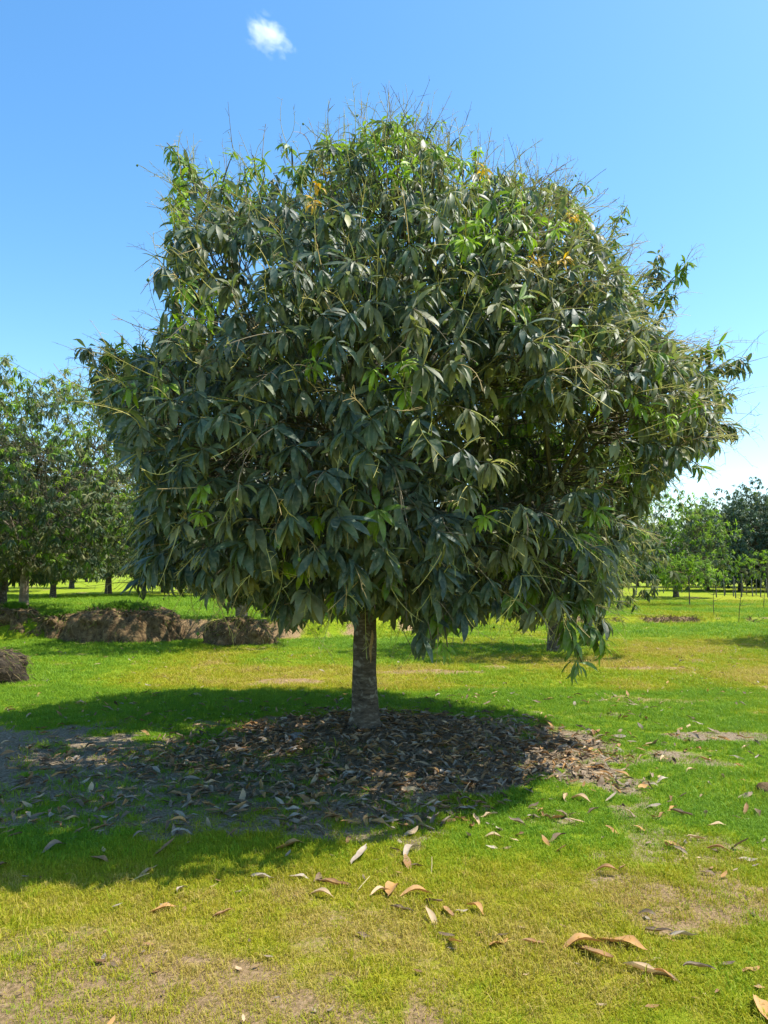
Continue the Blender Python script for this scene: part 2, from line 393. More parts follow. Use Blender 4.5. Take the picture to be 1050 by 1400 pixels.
def make_whorls(tips, dirs, center, nl, Lr, tint_pick, tmpls, droop=(.35, 1.45), r=rng):
    P, X, Z, Ls, TI, TM, WI = [], [], [], [], [], [], []
    for w, (p, t) in enumerate(zip(tips, dirs)):
        n = r.integers(nl[0], nl[1]+1)
        ref = np.array([.2, .3, 1.]) if abs(t[2]) < .9 else np.array([1., .2, 0])
        u = unit(np.cross(t, ref)); v = np.cross(t, u)
        ph = 2.39996*np.arange(n)+r.uniform(0, 6.28)
        rad = np.cos(ph)[:, None]*u+np.sin(ph)[:, None]*v
        tilt = r.uniform(.6, 1.65, n)[:, None]
        d = np.cos(tilt)*t+np.sin(tilt)*rad
        young = tint_pick[w] in (4, 6)
        d = d+np.array([0, 0, -1.])*r.uniform(*droop, n)[:, None]*(.75 if young else 1)
        d = unit(d+r.normal(0, .12, (n, 3)))
        outw = unit(p-center+np.array([0, 0, .4]))
        z = np.array([0, 0, 1.])+.55*outw+r.normal(0, .28, (n, 3))
        P.append(p-t*r.uniform(0, .07, n)[:, None]); X.append(d); Z.append(z)
        Ls.append(r.uniform(Lr[0], Lr[1], n)*(r.uniform(.5, .62) if tint_pick[w] == 6 else r.uniform(.6, .9) if young else r.uniform(.78, 1.15)))
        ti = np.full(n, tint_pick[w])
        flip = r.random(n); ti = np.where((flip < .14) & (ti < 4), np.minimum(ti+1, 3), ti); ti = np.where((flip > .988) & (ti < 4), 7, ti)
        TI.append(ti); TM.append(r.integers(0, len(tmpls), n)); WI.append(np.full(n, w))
    P, X, Z = map(np.vstack, (P, X, Z)); Ls, TI, TM, WI = map(np.concatenate, (Ls, TI, TM, WI))
    Z = Z-(Z*X).sum(1)[:, None]*X; Z = unit(Z); Y = np.cross(Z, X)
    return dict(P=P, X=X, Y=Y, Z=Z, L=Ls, ti=TI, tm=TM, w=WI)
def leaves_mesh(name, D, tmpls, sel=None, r=rng):
    idx = np.arange(len(D['L'])) if sel is None else np.where(sel)[0]
    Vs, Fs, Ts, n = [], [], [], 0
    for k, (tv, tf) in enumerate(tmpls):
        q = idx[D['tm'][idx] == k]
        if not len(q): continue
        v = D['P'][q][:, None]+D['L'][q][:, None, None]*(tv[None, :, 0:1]*D['X'][q][:, None]+tv[None, :, 1:2]*D['Y'][q][:, None]+tv[None, :, 2:3]*D['Z'][q][:, None])
        Vs.append(v.reshape(-1, 3)); Fs.append((tf[None]+(np.arange(len(q))*len(tv))[:, None, None]+n).reshape(-1, 3)); n += len(q)*len(tv)
        c = TINTS[D['ti'][q]]*r.uniform(.78, 1.42, (len(q), 1)); Ts.append(np.repeat(c, len(tv), 0))
    return mesh_np(name, np.vstack(Vs), np.vstack(Fs), True, np.vstack(Ts))
_leafcache = {}
def leaf_obj(D, q, tmpls, parent, mat=None):
    key = (id(tmpls), int(D['tm'][q]), int(D['ti'][q]))
    if key not in _leafcache:
        tv, tf = tmpls[key[1]]
        _leafcache[key] = mesh_np('leaf', tv, tf, True, np.tile(TINTS[key[2]], (len(tv), 1)))
    o = obj('leaf', _leafcache[key], mat or M_LEAF, parent)
    s = D['L'][q]; m = Matrix.Identity(4)
    off = np.array(parent.location)
    for r_ in range(3):
        m[r_][0], m[r_][1], m[r_][2], m[r_][3] = D['X'][q][r_]*s, D['Y'][q][r_]*s, D['Z'][q][r_]*s, D['P'][q][r_]-off[r_]
    o.matrix_basis = m
    return o
def biggest(D, count, off=np.zeros(3), cell=7.0):
    """the leaves that show largest from the photograph's standpoint and are not covered by others"""
    cpos = D['P']+off+D['X']*(D['L']*.5)[:, None]
    px, py, dep = project(cpos)
    view = unit(cpos-np.array([0, 0, CAM_H]))
    area = np.abs((D['Z']*view).sum(1))*D['L']**2/dep**2
    ok = (px > -5) & (px < 1055) & (py > 0) & (py < 1400)
    zb = {}
    cx, cy = (px//cell).astype(int), (py//cell).astype(int)
    for a, b, d in zip(cx, cy, dep):
        if d < zb.get((a, b), 1e9): zb[(a, b)] = d
    vis = np.array([d <= zb[(a, b)]+.06 for a, b, d in zip(cx, cy, dep)])
    sc = np.where(ok & vis, area, 0)
    return np.argsort(-sc)[:count]

# ------------------------------------------------------------------ flower stalks (bare panicles)
def stalk(mb, p, d, L, r, tint, fruit=0.0, up=0.0, wr=.0034):
    d = unit(d); side = unit(np.cross(d, np.array([r.normal(), r.normal(), r.normal()])))
    end = p+d*L+np.array([0, 0, up])*L+side*L*r.uniform(.0, .3)
    ctl = p+d*L*.55+side*L*r.uniform(-.25, .1)
    pts = bez(p, ctl, end, 6)
    mb.tube(pts, np.linspace(wr, wr*.45, 6), 3, tint, cap=False)
    for k in range(r.integers(2, 7)):
        f = r.uniform(.3, .97); b = pts[0]*0
        i0 = min(int(f*5), 4); b = pts[i0]+(pts[i0+1]-pts[i0])*(f*5-i0)
        dd = unit(d*.8+r.normal(0, .75, 3)); l = L*r.uniform(.12, .38)*(1.15-f*.6)
        mb.tube([b, b+dd*l*.5, b+dd*l+np.array([0, 0, -.1*l])], [wr*.55, wr*.42, wr*.3], 3, tint, cap=False)
    if r.random() < fruit:
        c = end; s = r.uniform(.008, .013)
        v = np.array([(1, 0, 0), (-1, 0, 0), (0, 1, 0), (0, -1, 0), (0, 0, 1.3), (0, 0, -1.3)])*s+c+np.array([0, 0, -s])
        mb.add(v, [(0, 2, 4), (2, 1, 4), (1, 3, 4), (3, 0, 4), (2, 0, 5), (1, 2, 5), (3, 1, 5), (0, 3, 5)], (.10, .17, .03))
    return end

# ------------------------------------------------------------------ the big mango tree
def inside_poly(px, py, poly):
    x, y = np.asarray(px), np.asarray(py); c = np.zeros(x.shape, bool); n = len(poly)
    for a in range(n):
        x1, y1 = poly[a]; x2, y2 = poly[a-1]
        t = ((y1 > y) != (y2 > y)); xx = (x2-x1)*(y-y1)/((y2-y1) if y2 != y1 else 1e-9)+x1
        c ^= t & (x < xx)
    return c
SIL = [(550, 165), (595, 180), (645, 218), (720, 240), (785, 262), (805, 305), (830, 335), (860, 385), (880, 430), (930, 478), (985, 508), (1000, 560), (985, 590),
       (925, 640), (880, 685), (850, 735), (828, 785), (815, 835), (795, 865), (740, 845), (660, 842), (600, 850), (520, 835), (440, 832), (380, 820),
       (300, 798), (240, 785), (195, 778), (188, 730), (198, 680), (195, 620), (150, 575), (135, 530), (130, 490), (165, 468), (220, 485), (222, 390), (232, 330),
       (240, 265), (248, 215), (320, 220), (400, 208), (470, 195), (505, 175)]
PR = np.array([(.95, 1.5), (1.3, 2.2), (1.97, 2.5), (2.66, 3.2), (3.14, 3.35), (3.7, 3.2), (4.5, 2.75), (4.9, 2.4), (5.3, 2.05), (5.6, 1.35), (5.85, .8), (6.05, .15)])
PL = np.array([(.95, 1.3), (1.3, 2.2), (2.0, 2.35), (2.5, 2.35), (3.14, 2.6), (3.7, 2.5), (4.2, 2.15), (4.7, 2.05), (5.2, 2.0), (5.6, 1.7), (5.85, .8), (6.05, .15)])
PF = np.array([(.95, 1.5), (1.3, 2.3), (2.0, 2.75), (2.8, 2.9), (3.4, 2.75), (4.0, 2.35), (4.6, 1.95), (5.1, 1.55), (5.6, 1.0), (5.85, .6), (6.05, .15)])
def hull(z, a):
    c = np.cos(a)
    side = np.where(c > 0, np.interp(z, PR[:, 0], PR[:, 1]), np.interp(z, PL[:, 0], PL[:, 1]))
    fr = np.interp(z, PF[:, 0], PF[:, 1])
    return 1/np.sqrt((c/side)**2+(np.sin(a)/fr)**2)
T0 = np.array([TX, TY, 0.0])
N_TRY = 40000
zz = rng.uniform(.98, 6.05, N_TRY); aa = rng.uniform(0, 2*math.pi, N_TRY)
rr = hull(zz, aa); keep = rng.random(N_TRY) < rr/3.4+.08
zz, aa, rr = zz[keep], aa[keep], rr[keep]
fr = np.where(rng.random(len(zz)) < .74, rng.uniform(.84, 1.03, len(zz)), np.sqrt(rng.uniform(.16, .72, len(zz))))
low = zz < 1.5
fr = np.where(low, np.sqrt(rng.uniform(.10, 1.0, len(zz))), fr)
lump = 1+.22*(fbm(np.cos(aa)*1.6+5, np.sin(aa)*1.6, zz*.9, s=61, o=3)-.5)*2
cand = T0+np.stack([rr*fr*lump*np.cos(aa), rr*fr*lump*np.sin(aa), zz], 1)
px, py, dp = project(cand)
ok = inside_poly(px+44*(fbm(py/55, px/90, s=66, o=3)-.5), py+44*(fbm(px/55, py/90, s=67, o=3)-.5), SIL)
gap = fbm(cand[:, 0]*1.25, cand[:, 1]*1.25, cand[:, 2]*1.25, s=71, o=2)
ok &= gap > .425
ok &= ~((cand[:, 2] < 1.25) & (np.hypot(cand[:, 0]-TX, cand[:, 1]-TY) < .75) & (cand[:, 1] > TY-.3))
cand = cand[ok]
tips = []
grid = {}
MIN = .132
for p in cand:
    k = tuple((p//MIN).astype(int)); bad = False
    for a in (-1, 0, 1):
        for b in (-1, 0, 1):
            for c in (-1, 0, 1):
                for q in grid.get((k[0]+a, k[1]+b, k[2]+c), ()):
                    if (q[0]-p[0])**2+(q[1]-p[1])**2+(q[2]-p[2])**2 < MIN*MIN: bad = True
    if not bad: grid.setdefault(k, []).append(p); tips.append(p)
tips = np.array(tips)
print('tips', len(tips))
center = T0+np.array([0, 0, 2.7])
def tip_dirs(tp, r=rng, c=center):
    o = unit(tp-c); d = o+np.array([0, 0, .35])*np.clip((tp[:, 2:3]-c[2])/2, -.6, 1)+r.normal(0, .28, tp.shape)
    return unit(d)
tdir = tip_dirs(tips)
# sprays that stick out of the crown: start pixel, end pixel, depth (Y), whorls
SPRAYS = [((800, 400), (858, 280), 7.2, 6, 5), ((850, 470), (905, 352), 7.3, 7, 1), ((860, 460), (938, 362), 7.35, 7, 5), ((880, 480), (925, 400), 7.4, 4, 1), ((900, 540), (1022, 492), 7.2, 9, 1), ((880, 520), (985, 470), 7.1, 7, 5), ((920, 600), (1008, 580), 7.0, 7, 1), ((900, 560), (1000, 540), 7.3, 6, 2),
          ((880, 600), (960, 640), 6.8, 3, 5), ((760, 780), (822, 890), 5.9, 5, 5), ((740, 790), (795, 905), 5.7, 4, 5), ((780, 760), (828, 860), 6.3, 3, 1), ((600, 820), (612, 885), 5.2, 2, 5), ((570, 800), (590, 875), 5.0, 2, 1),
          ((230, 520), (110, 478), 6.4, 6, 0), ((230, 540), (140, 545), 6.2, 4, 0), ((230, 500), (185, 470), 6.4, 2, 5), ((270, 260), (228, 195), 6.6, 4, 5), ((300, 270), (318, 212), 6.3, 2, 4),
          ((240, 760), (195, 800), 5.9, 3, 0), ((250, 640), (190, 690), 5.7, 2, 0), ((245, 300), (236, 265), 6.7, 2, 4), ((540, 190), (558, 152), 7.0, 3, 4), ((580, 200), (600, 165), 7.0, 3, 4), ((500, 200), (498, 172), 6.9, 2, 4), ((400, 230), (398, 200), 6.6, 2, 5), ((450, 215), (446, 188), 6.7, 2, 4), ((700, 260), (712, 232), 6.8, 2, 4), ((610, 215), (628, 188), 6.9, 2, 5), ((350, 240), (345, 212), 6.5, 2, 4),
          ((650, 240), (650, 208), 6.8, 2, 4), ((770, 280), (795, 250), 6.8, 2, 5)]
spray_tw = []; xt, xd, xti = [], [], []
for (a, b, Y, n, ti) in SPRAYS:
    A3, B3 = at_y(*a, Y), at_y(*b, Y-.1); mid = (A3+B3)/2+np.array([0, 0, .08])
    spray_tw.append(bez(A3, mid, B3, 8))
    for s in np.linspace(.35, 1, n):
        pt = (1-s)**2*A3+2*s*(1-s)*mid+s*s*B3
        xt.append(pt+rng.normal(0, .03, 3)); xd.append(unit(B3-A3+rng.normal(0, .25, 3)*np.linalg.norm(B3-A3))); xti.append(ti)
n_main = len(tips)
tips = np.vstack([tips, xt]); tdir = np.vstack([tdir, xd])
# tints per whorl
nT = len(tips); u = rng.random(nT)
hz = tips[:, 2]; rx = tips[:, 0]-TX
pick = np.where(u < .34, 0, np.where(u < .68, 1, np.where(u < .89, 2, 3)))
pick = np.where((rx > .6) & (u > .42) & (u < .68), 2, pick); pick = np.where((rx > .6) & (u > .82), 3, pick); pick = np.where((rx > .6) & (u < .06), 5, pick)  # sunward right side: paler, more olive tints put sunlight into the leaf colour
edge = fbm(tips[:, 0]*1.1, tips[:, 1]*1.1, tips[:, 2]*1.1, s=81, o=2)
young = (rng.random(nT) < np.clip((hz-4.0)*.45, 0, .72)) | ((rng.random(nT) < np.where((hz > 3.2) | (rx > 1.2), .40, .07)) & (edge > .55))
pick = np.where(young, np.where(rng.random(nT) < .55, 4, 5), pick)
pick[n_main:] = xti
px, py, dp = project(tips)
def front_tip(x, y, rad=26):
    d = np.hypot(px-x, py-y); q = np.where(d < rad)[0]
    return q[np.argsort(dp[q])] if len(q) else []
for (x, y, n) in [(757, 350, 2), (440, 245, 2), (787, 285, 1), (420, 268, 1), (660, 240, 1)]:
    pick[list(front_tip(x, y, 22))[:n]] = 6
for (x, y, n) in [(255, 395, 3), (290, 415, 3), (230, 440, 2), (318, 205, 4), (240, 275, 4), (725, 325, 2), (720, 590, 3), (700, 570, 1), (760, 600, 1), (645, 712, 1), (420, 478, 2), (535, 495, 2), (190, 520, 2),
                  (265, 690, 2), (610, 885, 3), (890, 530, 2), (560, 600, 2), (560, 160, 4), (810, 890, 3), (940, 570, 2)]:
    pick[list(front_tip(x, y, 26))[:n]] = 4
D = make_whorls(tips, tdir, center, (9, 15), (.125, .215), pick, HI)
# larger leaves low on the crown, smaller near the top
D['L'] *= np.interp(D['P'][:, 2], [1, 2.5, 4.5, 6], [1.12, 1.02, .84, .72])

tree = obj('mango_tree', None, label='large round dark green mango tree with grey trunk standing in its own leaf litter', cat='tree')
tree.location = T0
def loc(me):   # world-built mesh -> local to the tree's foot
    n = len(me.vertices); a = np.empty(n*3, np.float32); me.vertices.foreach_get('co', a)
    a = a.reshape(-1, 3)-np.array(tree.location); me.vertices.foreach_set('co', a.ravel().astype(np.float32)); me.update(); return me
# trunk
def trunk_mesh(name, base, pts, rad, flare, sides=28, seed=1):
    pts = np.asarray(pts, float); zs = np.linspace(0, 1, 60)
    k = np.linspace(0, 1, len(pts)); P = np.stack([np.interp(zs, k, pts[:, q]) for q in range(3)], 1); Rr = np.interp(zs, k, rad)
    a = np.arange(sides)*2*math.pi/sides
    h = P[:, 2]-base
    fl = flare*np.exp(-np.maximum(h, 0)/.13)
    lob = 1+.35*np.maximum(0, np.sin(a*5+seed)+.3*np.sin(a*3))[None]*np.exp(-np.maximum(h, 0)/.10)[:, None]*(flare > .02)
    nn = 1+.16*(fbm(np.cos(a)[None]*1.8+seed, np.sin(a)[None]*1.8, h[:, None]*5, s=seed, o=4)-.5)
    rr = (Rr[:, None]+fl[:, None])*lob*nn
    V = np.stack([P[:, 0:1]+rr*np.cos(a), P[:, 1:2]+rr*np.sin(a), np.repeat(P[:, 2:3], sides, 1)], -1).reshape(-1, 3)
    i = np.arange(59)[:, None]*sides; j = np.arange(sides)[None]; kk = (j+1) % sides
    F = np.concatenate([np.stack([i+j, i+kk, i+sides+kk], -1).reshape(-1, 3), np.stack([i+j, i+sides+kk, i+sides+j], -1).reshape(-1, 3)])
    return mesh_np(name, V, F)
trunk = obj('trunk', loc(trunk_mesh('trunk', .06, T0+np.array([(.0, 0, -.15), (0, 0, .1), (-.01, 0, .6), (.0, .0, 1.1), (-.02, .02, 1.7), (-.04, .03, 2.3)]), [.125, .118, .112, .105, .10, .085], .055, seed=4)), M_BARK, tree)
# pale scar where bark came off
mb = MB(); sc_pts = []
for k in range(9):
    z = 1.0-.30*k/8*1.0; sc_pts.append(T0+np.array([.062-.018*k/8+.006*math.sin(k), -.090-.010*k/8, z]))
mb.tube(np.array(sc_pts), [.004, .012, .016, .015, .017, .013, .012, .008, .003], 6)
M_SCAR = barkmat('stripped_wood', (.25, .16, .07), (.40, .27, .12), (.5, .36, .2), 1.5)
obj('bark_scar', loc(mb.mesh('bark_scar')), M_SCAR, trunk, label='pale tan strip of bare wood')
# limbs and boughs
LIMBS = [((0, 0, 1.25), (-1.5, -.9, 2.1)), ((0, 0, 1.45), (1.6, -.8, 2.2)), ((0, 0, 1.35), (.3, 1.7, 2.3)), ((-.02, .02, 1.75), (-1.35, -.5, 3.3)), ((-.02, .02, 1.8), (1.9, .2, 3.2)),
         ((-.03, .02, 2.0), (-.9, 1.2, 3.9)), ((-.03, .03, 2.1), (.9, -1.1, 4.0)), ((-.03, .03, 2.2), (-.55, -.55, 4.7)), ((-.04, .03, 2.28), (.25, .25, 5.2)), ((-.04, .03, 2.2), (1.2, .9, 4.5)), ((0, 0, 1.5), (-1.7, .9, 2.3)), ((0, 0, 1.3), (.1, -1.9, 2.0))]
limb_pts = []
limb_mb = []
for k, (a, b) in enumerate(LIMBS):
    a, b = T0+np.array(a), T0+np.array(b)
    ctl = (a+b)/2+np.array([0, 0, .22])-(b-a)*np.array([.12, .12, 0])
    ctl = a+(b-a)*np.array([.42, .42, .55])+rng.normal(0, .08, 3)
    pts = bez(a, ctl, b, 14); pts[3:-1] += rng.normal(0, .018, (10, 3))
    m_ = MB(); m_.tube(pts, np.linspace(.066, .018, 14), 9); limb_mb.append(m_); limb_pts.append(pts)
allp = np.vstack([p[4:] for p in limb_pts]); owner = np.concatenate([np.full(10, k) for k in range(len(limb_pts))])
# boughs: cluster tips, then twigs from bough to tips
K = 210
cent = tips[rng.choice(n_main, K, replace=False)]
for it in range(4):
    d2 = ((tips[:, None]-cent[None])**2).sum(2); asn = d2.argmin(1)
    for k in range(K):
        q = tips[asn == k]
        if len(q): cent[k] = q.mean(0)
asn = ((tips[:, None]-cent[None])**2).sum(2).argmin(1)
tw = MB()
for k in range(K):
    q = np.where(asn == k)[0]
    if not len(q): continue
    hub = cent[k]+(center-cent[k])*.16
    dd = ((allp-hub)**2).sum(1)+np.maximum(0, allp[:, 2]-hub[2])*.3; b = dd.argmin()
    s = allp[b]; L_ = np.linalg.norm(hub-s)
    ctl = s+(hub-s)*.5+np.array([0, 0, .12*L_])+rng.normal(0, .06, 3)*L_
    bp_ = bez(s, ctl, hub, 8); limb_mb[owner[b]].tube(bp_, np.linspace(.017, .008, 8), 5)
    for t_ in q:
        if t_ >= n_main: continue
        st = bp_[rng.integers(5, 8)]; e = tips[t_]; l = np.linalg.norm(e-st)
        cc = e-tdir[t_]*min(l*.5, .25)
        tw.tube(bez(st, cc, e, 5), np.linspace(.0055, .0032, 5), 3, cap=False)
for p_ in spray_tw: tw.tube(p_, np.linspace(.011, .004, len(p_)), 4)
for k, m_ in enumerate(limb_mb): obj('limb', loc(m_.mesh('limb')), M_LIMB, tree)
obj('twigs', loc(tw.mesh('twigs')), M_LIMB, tree, kind='stuff')
# leaves: the 300 that show largest one by one, all others as one mass
big = biggest(D, 300)
sel = np.ones(len(D['L']), bool); sel[big] = False
for q in big: leaf_obj(D, q, HI, tree)
obj('foliage', loc(leaves_mesh('foliage', D, HI, sel)), M_LEAF, tree, kind='stuff')
print('leaves', len(D['L']))
# flower stalks
rest = MB(); singles = []
outer = np.linalg.norm((tips-center)*np.array([1, 1, 1.0]), axis=1) > 1.7
px, py, dp = project(tips)
for k in np.where(outer)[0]:
    near = tips[k, 1] < TY+.8
    if hz[k] < 1.15: continue
    for rep in range(2 if hz[k] > 4.4 or rx[k] > 1.0 else 1):
        if rng.random() > (.72 if near else .35)*(.72 if hz[k] > 4.6 else 1): continue
        top = hz[k] > 4.9
        L_ = rng.uniform(.16, .42)*(.85 if top else 1)
        tint = np.array([(.52, .46, .14), (.40, .40, .10), (.46, .34, .14), (.20, .16, .10)][rng.choice(4, p=[.4, .3, .15, .15] if not top else [.3, .2, .2, .3])])*rng.uniform(.7, 1.1)
        d = unit(tdir[k]*1.0+rng.normal(0, .42, 3)+np.array([0, 0, .6 if top else .05]))
        m_ = MB(); stalk(m_, tips[k], d, L_, rng, tint, fruit=0 if top or rx[k] > 2.2 or rx[k] < -1.8 else .10, up=.15 if top else -.18)
        singles.append((L_/dp[k]*(1.0 if near else 0)*(.5+rng.random()), m_))
singles.sort(key=lambda e: -e[0])
for k, (s_, m_) in enumerate(singles):
    if k < 260: obj('flower_stalk', loc(m_.mesh('flower_stalk')), M_STALK, tree)
    else:
        for v_, f_, t_ in zip(m_.V, m_.F, m_.T): pass
        o_ = rest.n
        rest.V += m_.V; rest.F += [f+o_ for f in m_.F]; rest.T += m_.T; rest.n += m_.n
obj('flower_stalk_mass', loc(rest.mesh('flower_stalk_mass')), M_STALK, tree, kind='stuff')
print('stalks', len(singles))

# ------------------------------------------------------------------ the other trees of the orchard
def orchard_tree(seed, h, rx, ntip, nl, Lr, z0=1.2, tmpls=LO, yellow=.12, trunk_r=.11, bark=None, stalks=0, fork=False, rag=.25, lean=0, warm=0.0):
    """returns (trunk mesh, crown data, stalk mesh), local to the tree's foot"""
    r = np.random.default_rng(seed)
    c = np.array([0, 0, z0+(h-z0)*.42])
    n_ = ntip*5
    d = unit(r.normal(0, 1, (n_, 3))); f = np.where(r.random(n_) < .78, r.uniform(.84, 1.02, n_), np.sqrt(r.uniform(.15, .7, n_)))
    hh = np.where(d[:, 2] > 0, h-c[2], c[2]-z0)
    lob = 1+rag*3.2*(fbm(d[:, 0]*1.9+seed, d[:, 1]*1.9, d[:, 2]*1.9, s=seed, o=3)-.5)
    sq = (np.abs(d)**2.6).sum(1)**(-1/2.6)
    p = c+d*(sq*f*lob)[:, None]*np.stack([np.full(n_, rx), np.full(n_, rx), hh], 1)
    p = p[(fbm(p[:, 0]*1.2, p[:, 1]*1.2, p[:, 2]*1.2, s=seed+4, o=2) > .36) & (p[:, 2] > z0*.9)]
    pts = p[:ntip]; ntip = len(pts)
    tp = np.array(pts); td = tip_dirs(tp, r, c)
    u = r.random(ntip); pk = np.where(u < .3-warm, 0, np.where(u < .62-warm, 1, np.where(u < .88-.6*warm, 2, 3)))
    pk = np.where(r.random(ntip) < yellow*(.5+(tp[:, 2]-z0)/(h-z0)), np.where(r.random(ntip) < .5, 4, 5), pk)
    Dd = make_whorls(tp, td, c, nl, Lr, pk, tmpls, r=r)
    mb = MB()
    zt = z0+.35*(h-z0)
    tpts = bez((0, 0, -.15), (lean, 0, zt*.5), (lean*1.3, 0, zt), 9)
    rad = np.linspace(trunk_r*1.15, trunk_r*.72, 9); rad[0] *= 1.35; rad[1] *= 1.1
    mb.tube(tpts, rad, 12)
    nb = 9; ends = []
    for k in range(nb):
        a = k*2.4+seed; s = tpts[r.integers(4, 9)] if not fork else tpts[r.integers(3, 6)]
        e = c+np.array([math.cos(a)*rx*.7, math.sin(a)*rx*.7, r.uniform(-.25, .6)*(h-c[2])])
        lp_ = bez(s, s+(e-s)*np.array([.3, .3, .6]), e, 8); mb.tube(lp_, np.linspace(trunk_r*.45, .012, 8), 6); ends.append(lp_[3:])
    ends = np.vstack(ends); tm2 = MB()
    for k in range(0, ntip, 3):
        e = tp[k]; s = ends[np.argsort(((ends-e)**2).sum(1))[r.integers(0, 5)]]+r.normal(0, .08, 3)
        tm2.tube(bez(s, (s+e)/2+np.array([0, 0, .10])+r.normal(0, .08, 3), e, 4), np.linspace(.009, .004, 4), 3, cap=False)
    twg = tm2.mesh('twigs')
    sm = None
    if stalks:
        m2 = MB()
        for k in r.choice(ntip, min(stalks, ntip), replace=False):
            tint = np.array([(.50, .44, .13), (.38, .38, .09), (.44, .33, .13)][r.integers(0, 3)])*r.uniform(.7, 1.1)
            stalk(m2, tp[k], unit(td[k]+r.normal(0, .35, 3)), r.uniform(.15, .32), r, tint, up=-.1, wr=.003)
        sm = m2.mesh('flower_stalk_mass')
    return mb.mesh('trunk'), Dd, sm, twg
def put_tree(name, parts, x, y, label, rz=0, s=1.0, group=None, bark=M_BARK, cat='tree', singles=0, sink=0.0, crown_me=None):
    tm_, Dd, sm, twg = parts
    t = obj(name, None, label=label, cat=cat, group=group)
    z = float(H(np.array([x]), np.array([y]))[0])-sink
    t.location = (x, y, z); t.rotation_euler = (0, 0, rz); t.scale = (s, s, s)
    obj('trunk', tm_, bark, t); obj('twigs', twg, M_LIMB, t, kind='stuff')
    if singles:
        bg_ = biggest(Dd, singles, off=np.array([x, y, z]))
        keep_ = np.ones(len(Dd['L']), bool); keep_[bg_] = False
        for q in bg_:
            tmp = dict(Dd); o = leaf_obj({**Dd, 'P': Dd['P']+np.array([x, y, z])}, q, LO, t, M_FAR)
        obj('crown', leaves_mesh('crown', Dd, LO, keep_), M_FAR, t, kind='stuff')
    else:
        obj('crown', crown_me if crown_me is not None else leaves_mesh('crown', Dd, LO), M_FAR, t, kind='stuff')
    if sm is not None: obj('flower_stalk_mass', sm, M_STALK, t, kind='stuff')
    return t
def px_at(px_, Y): return (px_-525)/FPX*Y*1.0
# neighbour on the left, beyond the bank
put_tree('mango_tree', orchard_tree(101, 6.1, 3.2, 3300, (8, 12), (.14, .23), z0=1.15, yellow=.42, trunk_r=.105, stalks=1300, fork=True, warm=.3), px_at(33, 18.6), 18.7,
         'leafy mango tree with pale forked trunk growing on the bank above the long mound', bark=M_BARK2, singles=220)
# behind the big tree: trunk rising from the heaped soil
put_tree('mango_tree', orchard_tree(102, 5.4, 2.25, 1100, (8, 12), (.15, .23), z0=1.15, yellow=.10, trunk_r=.125, stalks=120), -3.05, 15.95,
         'mango tree behind the big one, its grey trunk rising from heaped brown soil', bark=M_BARK2)
# behind on the right, hidden trunk, its shade on the lawn
put_tree('mango_tree', orchard_tree(103, 4.5, 1.75, 1000, (8, 12), (.14, .22), z0=.95, yellow=.16, trunk_r=.11, stalks=500, warm=.15), px_at(755, 14.2), 14.2,
         'shaded mango tree close behind the big one, its low crown covered in yellowish stalks')
EV = [orchard_tree(111, 6.0, 3.0, 1400, (8, 11), (.20, .32), z0=.9, yellow=.10, trunk_r=.14, warm=-.15), orchard_tree(112, 5.4, 2.7, 1300, (8, 11), (.20, .32), z0=.85, yellow=.2, trunk_r=.12, fork=True),
      orchard_tree(113, 7.2, 3.5, 1900, (8, 11), (.22, .36), z0=.5, yellow=.03, trunk_r=.16, rag=.4, warm=-.3), orchard_tree(114, 5.2, 2.6, 1300, (8, 11), (.18, .30), z0=.7, yellow=.6, trunk_r=.12, warm=.05, stalks=400)]
EVC = [leaves_mesh('crown', e[1], LO) for e in EV]
def far_tree(v, px_, Y, s, rz, label, group=None, bark=M_BARK):
    put_tree('mango_tree' if v != 2 else 'broadleaf_tree', EV[v], px_at(px_, Y), Y, label, rz, s, group, bark, crown_me=EVC[v])
far_tree(1, 6, 21.5, 1.0, .4, 'dark trunked mango tree standing behind the leafy tree on the bank', bark=M_BARK)
far_tree(3, 922, 38, 1.02, 2.2, 'yellowish green mango tree standing behind the young tree, before the dark wood', bark=M_BARK)
far_tree(0, 800, 33, .95, 1.0, 'dark mango tree in the second row behind the young tree')
row = 'mango tree in the far rows seen beneath the leafy crowns'
for k, (px_, Y, s) in enumerate([(-120, 24, 1), (75, 30, .9), (150, 34, .95), (225, 38, .95), (290, 33, .85), (360, 40, .9), (430, 36, .8), (500, 44, .9), (570, 50, .9), (640, 46, .9), (100, 48, 1), (10, 40, 1), (-60, 52, 1), (330, 55, 1), (440, 60, 1), (720, 52, .9)]):
    far_tree(k % 2, px_, Y, s, k*1.3, row, 'far orchard rows')
wood = 'tall dark tree in the wood at the edge of the orchard'
for k, (px_, Y, s) in enumerate([(965, 52, .88), (1010, 50, 1.02), (1062, 49, 1.1), (1120, 52, 1.1), (1180, 50, 1.0), (1035, 60, 1.1), (985, 64, 1.0), (920, 62, .85), (870, 66, .85), (1095, 62, 1.1), (810, 68, .85), (740, 70, .85), (650, 74, .8), (560, 72, .8), (470, 76, .85), (390, 72, .8), (300, 75, .85), (210, 70, .8), (120, 74, .85), (30, 70, .85), (-60, 72, .85)]):
    far_tree(2, px_, Y, s*.86, k*.9, wood, 'wood at the orchard edge')
far_tree(0, 1275, 15.6, .85, .3, 'mango tree to the side whose shade reaches the lawn')
far_tree(0, -330, 11.5, .8, 1.3, 'mango tree to the side of the lone earth hump')
